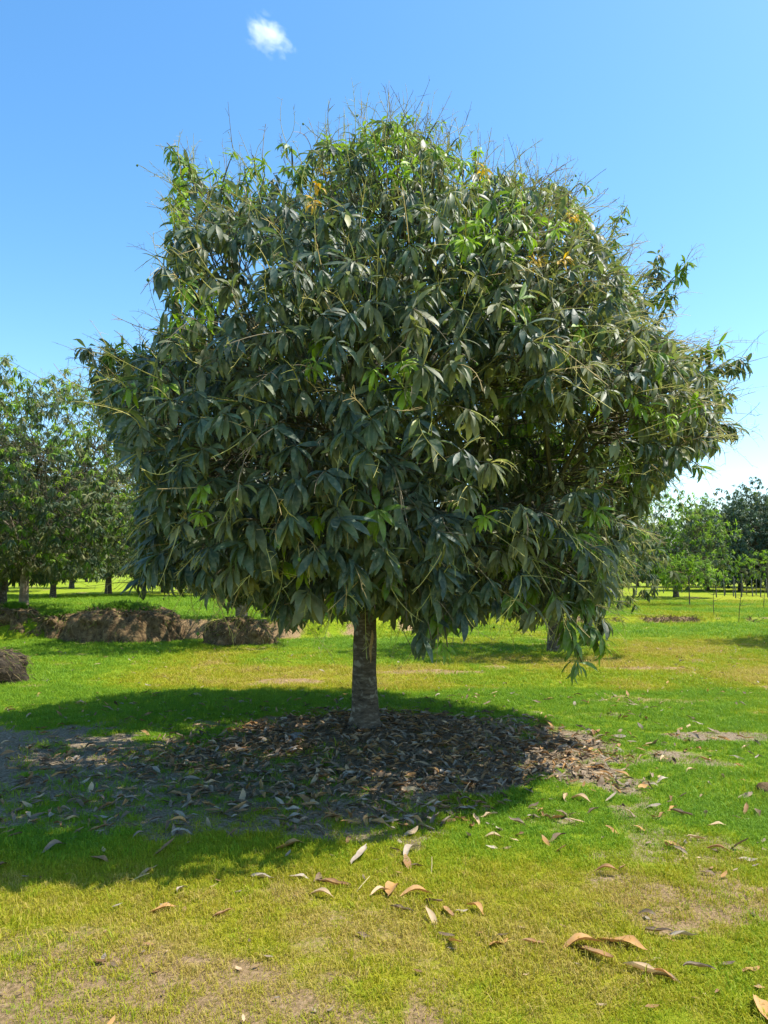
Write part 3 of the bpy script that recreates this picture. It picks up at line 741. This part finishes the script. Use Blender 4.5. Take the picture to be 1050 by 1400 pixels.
# young trees
def young_tree(x, y, h, rx, seed, label, n=110, Lr=(.16, .26), yellow=.75, z0f=.42):
    p = orchard_tree(seed, h, rx, n, (6, 9), Lr, z0=h*z0f, yellow=yellow, trunk_r=.022, rag=.4)
    put_tree('young_tree', p, x, y, label, bark=M_BARK)
young_tree(px_at(940, 29.0), 29.0, 1.95, 1.2, 131, 'young yellow green mango tree on a thin stem before the far stakes', n=330, Lr=(.13, .22), yellow=1.1, z0f=.36)
young_tree(px_at(1018, 43), 43, 2.2, .75, 132, 'small bright green young tree standing among the stakes', n=70)
young_tree(px_at(1047, 41), 41, 2.6, .8, 133, 'taller young tree beside the last stakes', n=80)
young_tree(px_at(989, 43), 43, 1.5, .3, 134, 'tiny yellowish seedling between the stakes', n=20)
for k, (px_, Y, hgt) in enumerate([(973, 23.0, 1.15), (1006, 22.0, 1.3), (1041, 26, 1.0)]):
    m_ = MB(); r = np.random.default_rng(200+k); top = np.array([r.normal(0, .12), 0, hgt])
    st = bez((0, 0, -.08), (r.normal(0, .15), r.normal(0, .1), hgt*.5), top, 8); m_.tube(st, np.linspace(.013, .004, 8), 5)
    for q in range(6):
        b = st[r.integers(2, 7)]; e = b+np.array([r.normal(0, .28), r.normal(0, .2), r.uniform(.1, .4)]); m_.tube(bez(b, (b+e)/2+np.array([0, 0, -.04]), e, 5), np.linspace(.007, .002, 5), 4)
    t = obj('bare_sapling', m_.mesh('bare_sapling'), M_LIMB, label=['leafless forked sapling by the low brown bank before the young tree', 'leafless crooked sapling standing by the end of the low brown bank', 'short leafless sapling beyond the low brown bank'][k], cat='sapling')
    x = px_at(px_, Y); t.location = (x, Y, float(H(np.array([x]), np.array([Y]))[0]))
M_POST = soilmat('weathered_post', (.06, .06, .05), (.11, .11, .1), (.18, .18, .16), 20, .2)
pm = MB(); pm.tube([(0, 0, -.15), (.01, 0, .5), (-.01, .01, 1.0), (.0, .01, 1.12)], [.03, .028, .027, .022], 6); pme = pm.mesh('stake')
for k, (px_, Y) in enumerate([(868, 42), (893, 44), (977, 38), (988, 41), (1000, 40), (1003, 37), (1011, 39), (1026, 40), (1031, 42), (1037, 39), (1047, 38), (1058, 40), (905, 46), (930, 47)]):
    o = obj('stake', pme, M_POST, label='thin dark stake in the row marking the far plot', cat='stake', group='stakes along the far plot')
    x = px_at(px_, Y); o.location = (x, Y, float(H(np.array([x]), np.array([Y]))[0])); o.rotation_euler = (random.uniform(-.06, .06), random.uniform(-.06, .06), k); o.scale = (1, 1, random.uniform(.8, 1.15))

# ------------------------------------------------------------------ grass
srcs = bpy.data.collections.new('grass_tufts')
def tuft(seed, n, h, spread, wid):
    r = np.random.default_rng(seed); Vs, Fs = [], []; b = 0
    for k in range(n):
        a = r.uniform(0, 6.28); ro = spread*math.sqrt(r.random()); p = np.array([math.cos(a)*ro, math.sin(a)*ro, -.004])
        d = r.uniform(0, 6.28); out = np.array([math.cos(d), math.sin(d), 0]); l = h*r.uniform(.5, 1.2); ln = r.uniform(.25, 1.1)
        sd = np.array([-out[1], out[0], 0])*wid*r.uniform(.6, 1.2)
        m1 = p+out*l*ln*.4+np.array([0, 0, l*.6]); m2 = p+out*l*ln+np.array([0, 0, l*(1.0-.35*ln)])
        Vs += [p-sd, p+sd, m1-sd*.8, m1+sd*.8, m2]; Fs += [(b, b+1, b+3), (b, b+3, b+2), (b+2, b+3, b+4)]; b += 5
    me = mesh_np('grass_tuft', np.array(Vs), np.array(Fs), False); me.materials.append(M_GRASS)
    o = bpy.data.objects.new('grass_tuft_%02d' % seed, me); srcs.objects.link(o)
for k in range(4): tuft(k, 26, .024, .045, .0014)
for k in range(4, 6): tuft(k, 18, .046, .05, .0018)
def gn_instances():
    g = bpy.data.node_groups.new('scatter_grass', 'GeometryNodeTree')
    g.interface.new_socket('Geometry', in_out='INPUT', socket_type='NodeSocketGeometry'); g.interface.new_socket('Geometry', in_out='OUTPUT', socket_type='NodeSocketGeometry')
    N, L = g.nodes.new, g.links.new
    gi, go = N('NodeGroupInput'), N('NodeGroupOutput'); ip = N('GeometryNodeInstanceOnPoints'); ci = N('GeometryNodeCollectionInfo')
    ci.inputs[0].default_value = srcs; ci.inputs['Separate Children'].default_value = True; ci.inputs['Reset Children'].default_value = True
    def attr(nm, ty):
        a = N('GeometryNodeInputNamedAttribute'); a.data_type = ty; a.inputs[0].default_value = nm; return a.outputs[0]
    L(gi.outputs[0], ip.inputs['Points']); L(ci.outputs[0], ip.inputs['Instance']); ip.inputs['Pick Instance'].default_value = True
    L(attr('idx', 'INT'), ip.inputs['Instance Index']); L(attr('rot', 'FLOAT_VECTOR'), ip.inputs['Rotation']); L(attr('scl', 'FLOAT_VECTOR'), ip.inputs['Scale'])
    L(ip.outputs[0], go.inputs[0]); return g
GN = gn_instances()
def grass_field(name, y0, y1, dens, smin, smax, label, tall=0.12, hmul=1.0, margin=1.2):
    area = .52*(y1**2-y0**2)+2*margin*(y1-y0); n = int(area*dens)
    r = np.random.default_rng(int(y0*10)+7)
    y = np.sqrt(r.uniform(y0**2, y1**2, int(n*1.1))); x = r.uniform(-1, 1, len(y))*(.53*y+margin)
    s = soil_mask(x, y); f = fbm(x*9, y*9, s=92, o=2)
    f2 = fbm(x*22, y*22, s=93, o=2)
    keep = r.random(len(y)) < np.clip(1.12-np.where(y < 4.3, .88, 1.15)*s-.35*(f < .42)-.45*(f2 < .40), .025, 1)
    x, y, s = x[keep], y[keep], s[keep]
    z = H(x, y)
    n = len(x)
    me = bpy.data.meshes.new(name); me.vertices.add(n); me.vertices.foreach_set('co', np.stack([x, y, z], 1).astype(np.float32).ravel()); me.update()
    idx = np.where(r.random(n) < tall, r.integers(4, 6, n), r.integers(0, 4, n)).astype(np.int32)
    lush = fbm(x*1.3, y*1.3, s=95, o=3)
    sc = r.uniform(smin, smax, n)*(.7+.6*lush); scl = np.stack([sc, sc, sc*hmul*(.7+.6*r.random(n))], 1)
    rot = np.stack([r.normal(0, .12, n), r.normal(0, .12, n), r.uniform(0, 6.28, n)], 1)
    dr = np.clip(dry_mask(x, y)+r.normal(0, .10, n)+.30*s, 0, 1)
    me.attributes.new('idx', 'INT', 'POINT').data.foreach_set('value', idx)
    me.attributes.new('rot', 'FLOAT_VECTOR', 'POINT').data.foreach_set('vector', rot.astype(np.float32).ravel())
    me.attributes.new('scl', 'FLOAT_VECTOR', 'POINT').data.foreach_set('vector', scl.astype(np.float32).ravel())
    me.attributes.new('dry', 'FLOAT', 'POINT').data.foreach_set('value', dr.astype(np.float32))
    me.materials.append(M_GRASS)
    o = obj(name, me, None, label=label, cat='grass', kind='stuff')
    md = o.modifiers.new('scatter', 'NODES'); md.node_group = GN
    print(name, n)
    return o
grass_field('grass', 1.9, 5.2, 2100, .7, 1.25, 'short yellowish green grass on the sunlit ground before the tree shade', tall=.08)
grass_field('grass', 5.2, 10.0, 1000, .9, 1.45, 'green grass growing around the bare litter ring of the big tree', tall=.2)
grass_field('grass', 10.0, 17.0, 380, 1.5, 2.3, 'bright lime lawn stretching back to the soil bank', tall=.25, hmul=.75)
grass_field('grass', 17.2, 34.0, 100, 2.4, 3.8, 'far orchard grass beyond the soil bank', tall=.4, hmul=.7)
# grass and dry straw on the mounds
for k, Vm in enumerate(MOUND_MESH):
    r = np.random.default_rng(300+k); mb = MB()
    g = H(Vm[:, 0], Vm[:, 1]); hgt = Vm[:, 2]-g
    cand_ = np.where(hgt > .04)[0]
    for q in r.choice(cand_, 1500):
        p = Vm[q]+r.normal(0, .02, 3); cx, cy = MOUNDS[k][0], MOUNDS[k][1]
        rad = np.array([(p[0]-cx)/MOUNDS[k][2], (p[1]-cy)/MOUNDS[k][3], 0]); rn = np.hypot(*rad[:2]); out = unit(rad)
        top = rn < .62
        if top and k in (0, 3, 4):
            e = p+np.array([r.normal(0, .04), r.normal(0, .04), r.uniform(.05, .12)]); tint = np.array((.10, .22, .006))*r.uniform(.6, 1.2)
        else:
            e = p+out*r.uniform(.02, .10)+np.array([r.normal(0, .05), 0, r.uniform(-.16, .04)]); tint = np.array([(.36, .26, .12), (.22, .15, .08), (.10, .07, .04), (.12, .17, .02)][r.integers(0, 4)])*r.uniform(.6, 1.1)
        mb.tube([p-out*.02, (p+e)/2+out*.02, e], np.array([.007, .006, .002])*(.45 if k == 2 else 1), 3, tint, cap=False)
    obj('dry_straw', mb.mesh('dry_straw'), M_STALK, kind='stuff', label=['straw and grass tufts covering the long earth mound', 'dry roots on the soil around the trunk behind', 'dry stems on the lone dark earth hump', 'straw on the broad sunlit clod', 'straw on the small sunlit clod'][k], cat='straw')

r = np.random.default_rng(321); mb = MB()
bx_ = r.uniform(5.2, 12.5, 1500); by_ = bank(bx_, 0)[0]+r.normal(-.05, .16, 1500); kp = soil_mask(bx_, by_) > .35
for x, y, z in zip(bx_[kp], by_[kp], H(bx_, by_)[kp]):
    p = np.array([x, y, z-.01]); e = p+np.array([r.normal(0, .09), r.uniform(-.10, .03), r.uniform(.02, .13)])
    mb.tube([p, (p+e)/2+np.array([0, 0, .02]), e], [.009, .007, .003], 3, np.array([(.36, .26, .12), (.22, .15, .08), (.10, .07, .04), (.16, .10, .05)][r.integers(0, 4)])*r.uniform(.6, 1.1), cap=False)
if mb.n: obj('dry_straw', mb.mesh('dry_straw'), M_STALK, kind='stuff', label='dry straw along the low brown bank before the young tree', cat='straw')

# ------------------------------------------------------------------ fallen leaves
def dry_template(wid, arch, cup, twist, seed, hook=0.0):
    r = np.random.default_rng(seed); rows = np.linspace(.06, .94, 8); Vt = [(-.5, 0, 0)]
    for q in rows:
        x = q-.5; h = wid*.5*math.sin(math.pi*min(1, q*1.02))**.75*(1+.07*r.normal()); z0_ = .025*math.sin(9*q+seed*1.7)+arch*(1-(2*x)**2)+hook*max(0, x)**2*3
        tw_ = twist*x
        for e in (-1, 0, 1):
            yy = e*h*math.cos(cup); zz_ = abs(e)*h*math.sin(cup)*(1+.25*math.sin(7*q+seed+2*e))+.007*r.normal()
            Vt.append((x, yy*math.cos(tw_)-zz_*math.sin(tw_)+.05*math.sin(4.5*x+seed), z0_+zz_*math.cos(tw_)+yy*math.sin(tw_)))
    Vt.append((.5, 0, hook*.75)); Ft = []; last = len(Vt)-1
    for e in range(2): Ft.append((0, 2+e, 1+e))
    for q in range(len(rows)-1):
        b = 1+q*3
        for e in range(2): Ft += [(b+e, b+e+1, b+e+4), (b+e, b+e+4, b+e+3)]
    b = 1+(len(rows)-1)*3
    for e in range(2): Ft.append((b+e, b+e+1, last))
    Vt = np.array(Vt, float); Vt[:, 2] -= np.percentile(Vt[:, 2], 12)
    return Vt, np.array(Ft, int)
DRY = [dry_template(.30, .04, .45, .5, 1), dry_template(.27, .09, .7, -.9, 2), dry_template(.33, -.05, .25, .6, 3), dry_template(.24, .06, 1.0, 1.3, 4), dry_template(.28, .10, .5, .5, 5, hook=.35), dry_template(.30, .02, .8, -1.6, 6, hook=.15)]
DT = np.array([(.44, .24, .085), (.50, .35, .20), (.32, .175, .075), (.17, .115, .07), (.38, .31, .23), (.27, .195, .13)])
DNAME = ['tan', 'pale straw coloured', 'russet brown', 'dark brown', 'greyish', 'dull brown']
_dc = {}
def dry_mesh(k, c):
    if (k, c) not in _dc: _dc[(k, c)] = mesh_np('fallen_leaf', DRY[k][0], DRY[k][1], True, np.tile(DT[c], (len(DRY[k][0]), 1)))
    return _dc[(k, c)]
def ground_hit(px_, py_):
    d = ray(px_, py_); o = np.array([0, 0, CAM_H]); t = -CAM_H/d[2]
    for _ in range(6):
        p = o+d*t; t = (float(H(np.array([p[0]]), np.array([p[1]]))[0])-CAM_H)/d[2]
    return o+d*t
def fallen(px_, py_, lpx, ang, tmpl, col, label, group=None, tilt=0.0):
    p = ground_hit(px_, py_); o = obj('fallen_leaf', dry_mesh(tmpl, col), M_DRY, label=label, cat='leaf', group=group)
    dist = np.linalg.norm(p-np.array([0, 0, CAM_H])); a = R(ang)
    fore = math.hypot(math.cos(a), math.sin(a)*CAM_H/p[1]*1.2)      # a leaf pointing away shows shorter
    s = float(np.clip(lpx*dist/FPX/max(fore, .55), .07, .24))
    o.location = (p[0], p[1], p[2]+.012); o.rotation_euler = (random.uniform(-.25, .25)+tilt, random.uniform(-.15, .15), a); o.scale = (s, s, s*1.0)
    return o
HERO = [(850, 1295, 52, -38, 0, 0, 'big tan dry leaf lying slantwise on the grass beside the arched leaf pair'),
        (797, 1298, 58, 8, 1, 0, 'long tan dry leaf arched over the grass, upper one of a crossing pair'),
        (812, 1310, 42, -60, 4, 2, 'russet curled leaf hooked under the long arched leaf'),
        (890, 1336, 62, -28, 3, 1, 'pale straw coloured rolled leaf with a dark twisted tip'),
        (1027, 1330, 24, 20, 2, 0, 'short broad tan leaf lying flat on the grass'),
        (1046, 1387, 42, 80, 0, 0, 'tan leaf cut by the edge of the lawn corner'),
        (935, 1283, 30, -20, 5, 4, 'greyish crumpled leaf behind the rolled pale leaf'),
        (898, 1277, 36, -10, 3, 3, 'dark brown rolled leaf touching the bare dusty patch'),
        (886, 1255, 24, -35, 1, 3, 'small dark leaf on the bare dusty patch'),
        (731, 1293, 34, 4, 3, 2, 'thin russet rolled leaf pointing at the arched leaf pair'),
        (682, 1293, 28, 40, 2, 0, 'small tan leaf alone on the mossy grass'),
        (570, 1227, 46, 12, 1, 0, 'broad tan folded leaf at the end of the dry leaf heap'),
        (592, 1238, 26, -60, 4, 3, 'dark curled leaf tip behind the broad folded leaf'),
        (538, 1220, 32, 75, 0, 0, 'upright tan leaf in the middle of the dry leaf heap'),
        (521, 1224, 30, 35, 1, 1, 'pale leaf leaning on the upright leaf of the heap'),
        (460, 1212, 44, 5, 3, 2, 'russet rolled leaf at the near end of the dry leaf heap'),
        (440, 1228, 36, -20, 1, 1, 'straw coloured curled leaf below the rolled russet leaf'),
        (550, 1247, 34, -10, 3, 3, 'dark rolled leaf lying before the heap'),
        (398, 1160, 46, 42, 0, 0, 'big tan leaf catching the sun at the edge of the shade'),
        (480, 1127, 28, 5, 2, 0, 'bright orange tan leaf lit by a fleck of sun within the shade edge'),
        (492, 1175, 30, 68, 4, 4, 'greyish upright leaf between the shade edge and the heap'),
        (563, 1168, 28, 62, 1, 4, 'greyish leaf standing on edge in the grass'),
        (358, 1203, 30, -20, 5, 4, 'dull grey leaf at the corner of the tree shade'),
        (408, 1203, 28, 3, 0, 4, 'flat grey leaf beside the end of the heap'),
        (675, 1148, 28, -8, 1, 1, 'pale bleached leaf lying alone at the shade edge'),
        (221, 1247, 32, 22, 0, 0, 'tan leaf lying alone on the yellow grass'),
        (304, 1253, 24, 42, 3, 2, 'narrow russet leaf near the bare dusty foreground'),
        (136, 1178, 26, -15, 0, 2, 'russet leaf just outside the shade on yellow grass'),
        (225, 1164, 24, 55, 4, 2, 'curled russet leaf right on the shade edge'),
        (75, 1162, 22, 62, 1, 5, 'dull leaf on the shade edge by the bare grey soil'),
        (202, 1196, 22, 50, 5, 1, 'pale curled leaf on yellow grass near the shade edge'),
        (933, 1115, 30, -28, 3, 3, 'dark stick-like rolled leaf on the green grass'),
        (980, 1131, 24, 3, 0, 1, 'pale flat leaf beside the stick-like rolled leaf'),
        (1012, 1121, 22, -12, 2, 4, 'bleached grey leaf beyond the stick-like rolled leaf'),
        (983, 1165, 26, -30, 1, 2, 'russet leaf on the dusty patch below the flat pale leaf'),
        (1022, 1178, 20, -20, 2, 4, 'grey flat leaf by the dusty patch'),
        (968, 1197, 18, -15, 0, 3, 'small dark flat leaf on the dusty patch'),
        (753, 1118, 22, 5, 2, 3, 'dark leaf at the tip of the tree shade'),
        (650, 1247, 26, -60, 1, 0, 'tan twisted leaf standing in the grass apart from the heap'),
        (613, 1252, 20, -80, 4, 2, 'small russet leaf standing between the heap and the twisted leaf'),
        (630, 1249, 18, 10, 2, 4, 'small grey leaf beside the twisted tan leaf'),
        (610, 1283, 22, -30, 4, 3, 'small curled dark leaf on the mossy grass'),
        (497, 1282, 16, -30, 2, 3, 'very small dark leaf before the heap'),
        (772, 1093, 22, 85, 3, 1, 'straw coloured leaf standing on end in the green grass'),
        (794, 1096, 24, -50, 1, 1, 'pale leaf leaning beside the leaf standing on end'),
        (945, 1056, 18, 15, 1, 1, 'pale leaf on the bare streak of the right lawn'),
        (570, 1187, 18, -10, 5, 3, 'dark crumpled leaf below the grey leaf standing on edge')]
for hl in HERO: fallen(*hl)
# litter round the trunk: the nearest and largest one by one, the rest as one mass
r = np.random.default_rng(77)
x, y = r.uniform(-4.6, 3.4, 40000), r.uniform(4.2, 9.4, 40000)
sm_ = soil_mask(x, y); ring = blob(x, y, TX+.28, 6.45, 2.25, 1.9)
pr = sm_*np.where(ring > 0, 1.0, .12)*np.minimum(1, .25+1.6*np.maximum(ring, 0))+.03+np.where((x < .7) & (y < 6.6) & (y > 4.5), .13, 0)
okp = (np.hypot(x-TX, y-TY) > .17) & (r.random(len(x)) < pr)
LP = np.stack([x[okp], y[okp]], 1)[:4600]
y = np.sqrt(r.uniform(2.3**2, 15**2, 260))
LP = np.vstack([LP, np.stack([r.uniform(-1, 1, 260)*(.55*y+.5), y], 1)])
n = len(LP)
lz = H(LP[:, 0], LP[:, 1]); yaw = r.uniform(0, 6.28, n); sz = r.uniform(.06, .14, n); tk = r.integers(0, len(DRY), n)
lc = r.choice(6, n, p=[.12, .13, .2, .2, .17, .18])
tl = r.normal(0, .30, (n, 2))
ppx, ppy, pd = project(np.stack([LP[:, 0], LP[:, 1], lz], 1))
score = np.where((ppx > 10) & (ppx < 1040) & (ppy > 900) & (ppy < 1390), sz/pd, 0)
order = np.argsort(-score); single = set(order[:300-len(HERO)].tolist())
Vs, Fs, Ts, nb = [], [], [], 0
for q in range(n):
    rz_ = Matrix.Rotation(yaw[q], 3, 'Z') @ Matrix.Rotation(tl[q, 0], 3, 'X') @ Matrix.Rotation(tl[q, 1], 3, 'Y')
    tv, tf = DRY[tk[q]]
    pos = np.array([LP[q, 0], LP[q, 1], lz[q]+.012+.012*r.random()])
    if q in single:
        x, y = LP[q]; shade = (-4.6 < x < 2.2 and 4.1 < y < 9.2)
        ring = math.hypot((x-TX-.45)/2.2, (y-6.5)/1.8) < 1
        c = DNAME[lc[q]]
        if ring: lb, gp = '%s fallen leaf in the litter around the big trunk' % c, '%s leaves in the litter' % c
        elif shade: lb, gp = '%s fallen leaf on the shaded grass under the big tree' % c, '%s leaves on shaded grass' % c
        else: lb, gp = 'small %s fallen leaf scattered on the sunlit lawn' % c, '%s leaves on the lawn' % c
        o = obj('fallen_leaf', dry_mesh(tk[q], lc[q]), M_DRY, label=lb, cat='leaf', group=gp)
        o.location = pos; o.rotation_euler = rz_.to_euler(); o.scale = (sz[q],)*3
    else:
        v = (tv*sz[q]) @ np.array(rz_).T+pos
        Vs.append(v); Fs.append(tf+nb); nb += len(tv); Ts.append(np.tile(DT[lc[q]]*r.uniform(.6, 1.15), (len(tv), 1)))
# crumbs of dead leaf all over the lawn
rr_ = np.random.default_rng(78); y = np.sqrt(rr_.uniform(2.2**2, 16**2, 5200)); x = rr_.uniform(-1, 1, 5200)*(.55*y+.6)
kp = rr_.random(5200) < .25+.75*sstep(.45, .62, fbm(x*1.2, y*1.2, s=97, o=3)); x, y = x[kp], y[kp]; z = H(x, y)
for q in range(len(x)):
    tv, tf = LO[q % 3]; a = rr_.uniform(0, 6.28); sz_ = rr_.uniform(.018, .055)*(1+.05*y[q]); ca, sa = math.cos(a), math.sin(a)
    v = np.stack([tv[:, 0]*ca-tv[:, 1]*1.6*sa, tv[:, 0]*sa+tv[:, 1]*1.6*ca, np.abs(tv[:, 2])*.5+tv[:, 0]*rr_.normal(0, .25)], 1)*sz_+np.array([x[q], y[q], z[q]+.014])
    Vs.append(v); Fs.append(tf+nb); nb += len(tv); Ts.append(np.tile(DT[rr_.integers(0, 6)]*rr_.uniform(.5, 1.1), (len(tv), 1)))
obj('leaf_litter', mesh_np('leaf_litter', np.vstack(Vs), np.vstack(Fs), True, np.vstack(Ts)), M_DRY, kind='stuff', label='brown leaf litter lying thickly around the trunk of the big tree', cat='leaf litter')
# thin dry sticks in the grass
for k, (px_, py_, l, ang, lb) in enumerate([(494, 1219, .14, 55, 'thin pale stick leaning in the dry leaf heap'), (590, 1190, .12, 85, 'thin straw standing by the grey leaf on edge'), (190, 1207, .10, 0, 'thin pale twig lying on the yellow grass')]):
    p = ground_hit(px_, py_); m_ = MB(); a = R(ang); d = np.array([math.cos(a), math.sin(a)*.8, .35]); m_.tube([-d*l/2+np.array([0, 0, .02]), np.array([.002, 0, .03]), d*l/2+np.array([0, 0, .03])], [.003, .0026, .0015], 5, (.42, .34, .16))
    o = obj('dry_stick', m_.mesh('dry_stick'), M_STALK, label=lb, cat='stick'); o.location = p
# two grey stones and a clod
def stone(px_, py_, s, label, mat=M_STONE, seed=1, name='stone', cat='stone'):
    p = ground_hit(px_, py_); Vs, Fs = [], []; na, nr = 14, 9
    for a in range(nr):
        th = math.pi*a/(nr-1)
        for b in range(na):
            ph = 2*math.pi*b/na; d = np.array([math.sin(th)*math.cos(ph), math.sin(th)*math.sin(ph), math.cos(th)])
            k = .8+.45*fbm(d[0:1]*1.4+seed, d[1:2]*1.4, d[2:]*1.4, s=seed, o=3)[0]; Vs.append(d*k*np.array([1, .85, .62])*s)
    for a in range(nr-1):
        for b in range(na):
            A, B = a*na+b, a*na+(b+1) % na; Fs += [(A, A+na, B+na), (A, B+na, B)]
    o = obj(name, mesh_np(name, np.array(Vs), np.array(Fs)), mat, label=label, cat=cat); o.location = (p[0], p[1], p[2]+s*.28)
stone(406, 1010, .062, 'larger pale grey stone in the leaf litter by the trunk', seed=3)
stone(400, 1028, .045, 'smaller grey stone just before the larger stone in the litter', seed=8)
stone(1048, 1083, .07, 'dark clod of earth on the sunlit lawn', M_SOIL, 5, 'earth_clod', 'clod')

# ------------------------------------------------------------------ the little cloud
def cloud():
    m, nt, N, L = newmat('cloud')
    tc = N('ShaderNodeTexCoord'); n1 = N('ShaderNodeTexNoise'); n1.inputs['Scale'].default_value = 2.6; n1.inputs['Detail'].default_value = 7; n1.inputs['Roughness'].default_value = .62
    n1.inputs['Distortion'].default_value = .5
    L(tc.outputs['Object'], n1.inputs['Vector'])
    ln = N('ShaderNodeVectorMath'); ln.operation = 'LENGTH'; L(tc.outputs['Object'], ln.inputs[0])
    mr = N('ShaderNodeMapRange'); mr.inputs['From Min'].default_value = .15; mr.inputs['From Max'].default_value = 1.0; mr.inputs['To Min'].default_value = .16; mr.inputs['To Max'].default_value = -.32
    L(ln.outputs['Value'], mr.inputs['Value'])
    ad = N('ShaderNodeMath'); ad.operation = 'ADD'; L(n1.outputs['Fac'], ad.inputs[0]); L(mr.outputs[0], ad.inputs[1])
    r = N('ShaderNodeMapRange'); r.inputs['From Min'].default_value = .46; r.inputs['From Max'].default_value = .75; r.inputs['To Min'].default_value = 0; r.inputs['To Max'].default_value = .042
    L(ad.outputs[0], r.inputs['Value'])
    v = N('ShaderNodeVolumePrincipled'); v.inputs['Color'].default_value = (1, 1, 1, 1); v.inputs['Anisotropy'].default_value = .2; L(r.outputs[0], v.inputs['Density'])
    o = N('ShaderNodeOutputMaterial'); L(v.outputs[0], o.inputs['Volume'])
    Vs, Fs = [], []; na, nr = 20, 12
    for a in range(nr):
        th = math.pi*a/(nr-1)
        for b in range(na):
            ph = 2*math.pi*b/na; Vs.append((math.sin(th)*math.cos(ph), math.sin(th)*math.sin(ph), math.cos(th)))
    for a in range(nr-1):
        for b in range(na):
            A, B = a*na+b, a*na+(b+1) % na; Fs += [(A, A+na, B+na), (A, B+na, B)]
    ob = obj('cloud', mesh_np('cloud', np.array(Vs), np.array(Fs)), m, label='small wispy white cloud alone in the blue sky', cat='cloud')
    d = ray(366, 47); ob.location = np.array([0, 0, CAM_H])+d*1500
    ob.scale = (86, 50, 56); ob.rotation_euler = (.3, R(35), .2)
cloud()
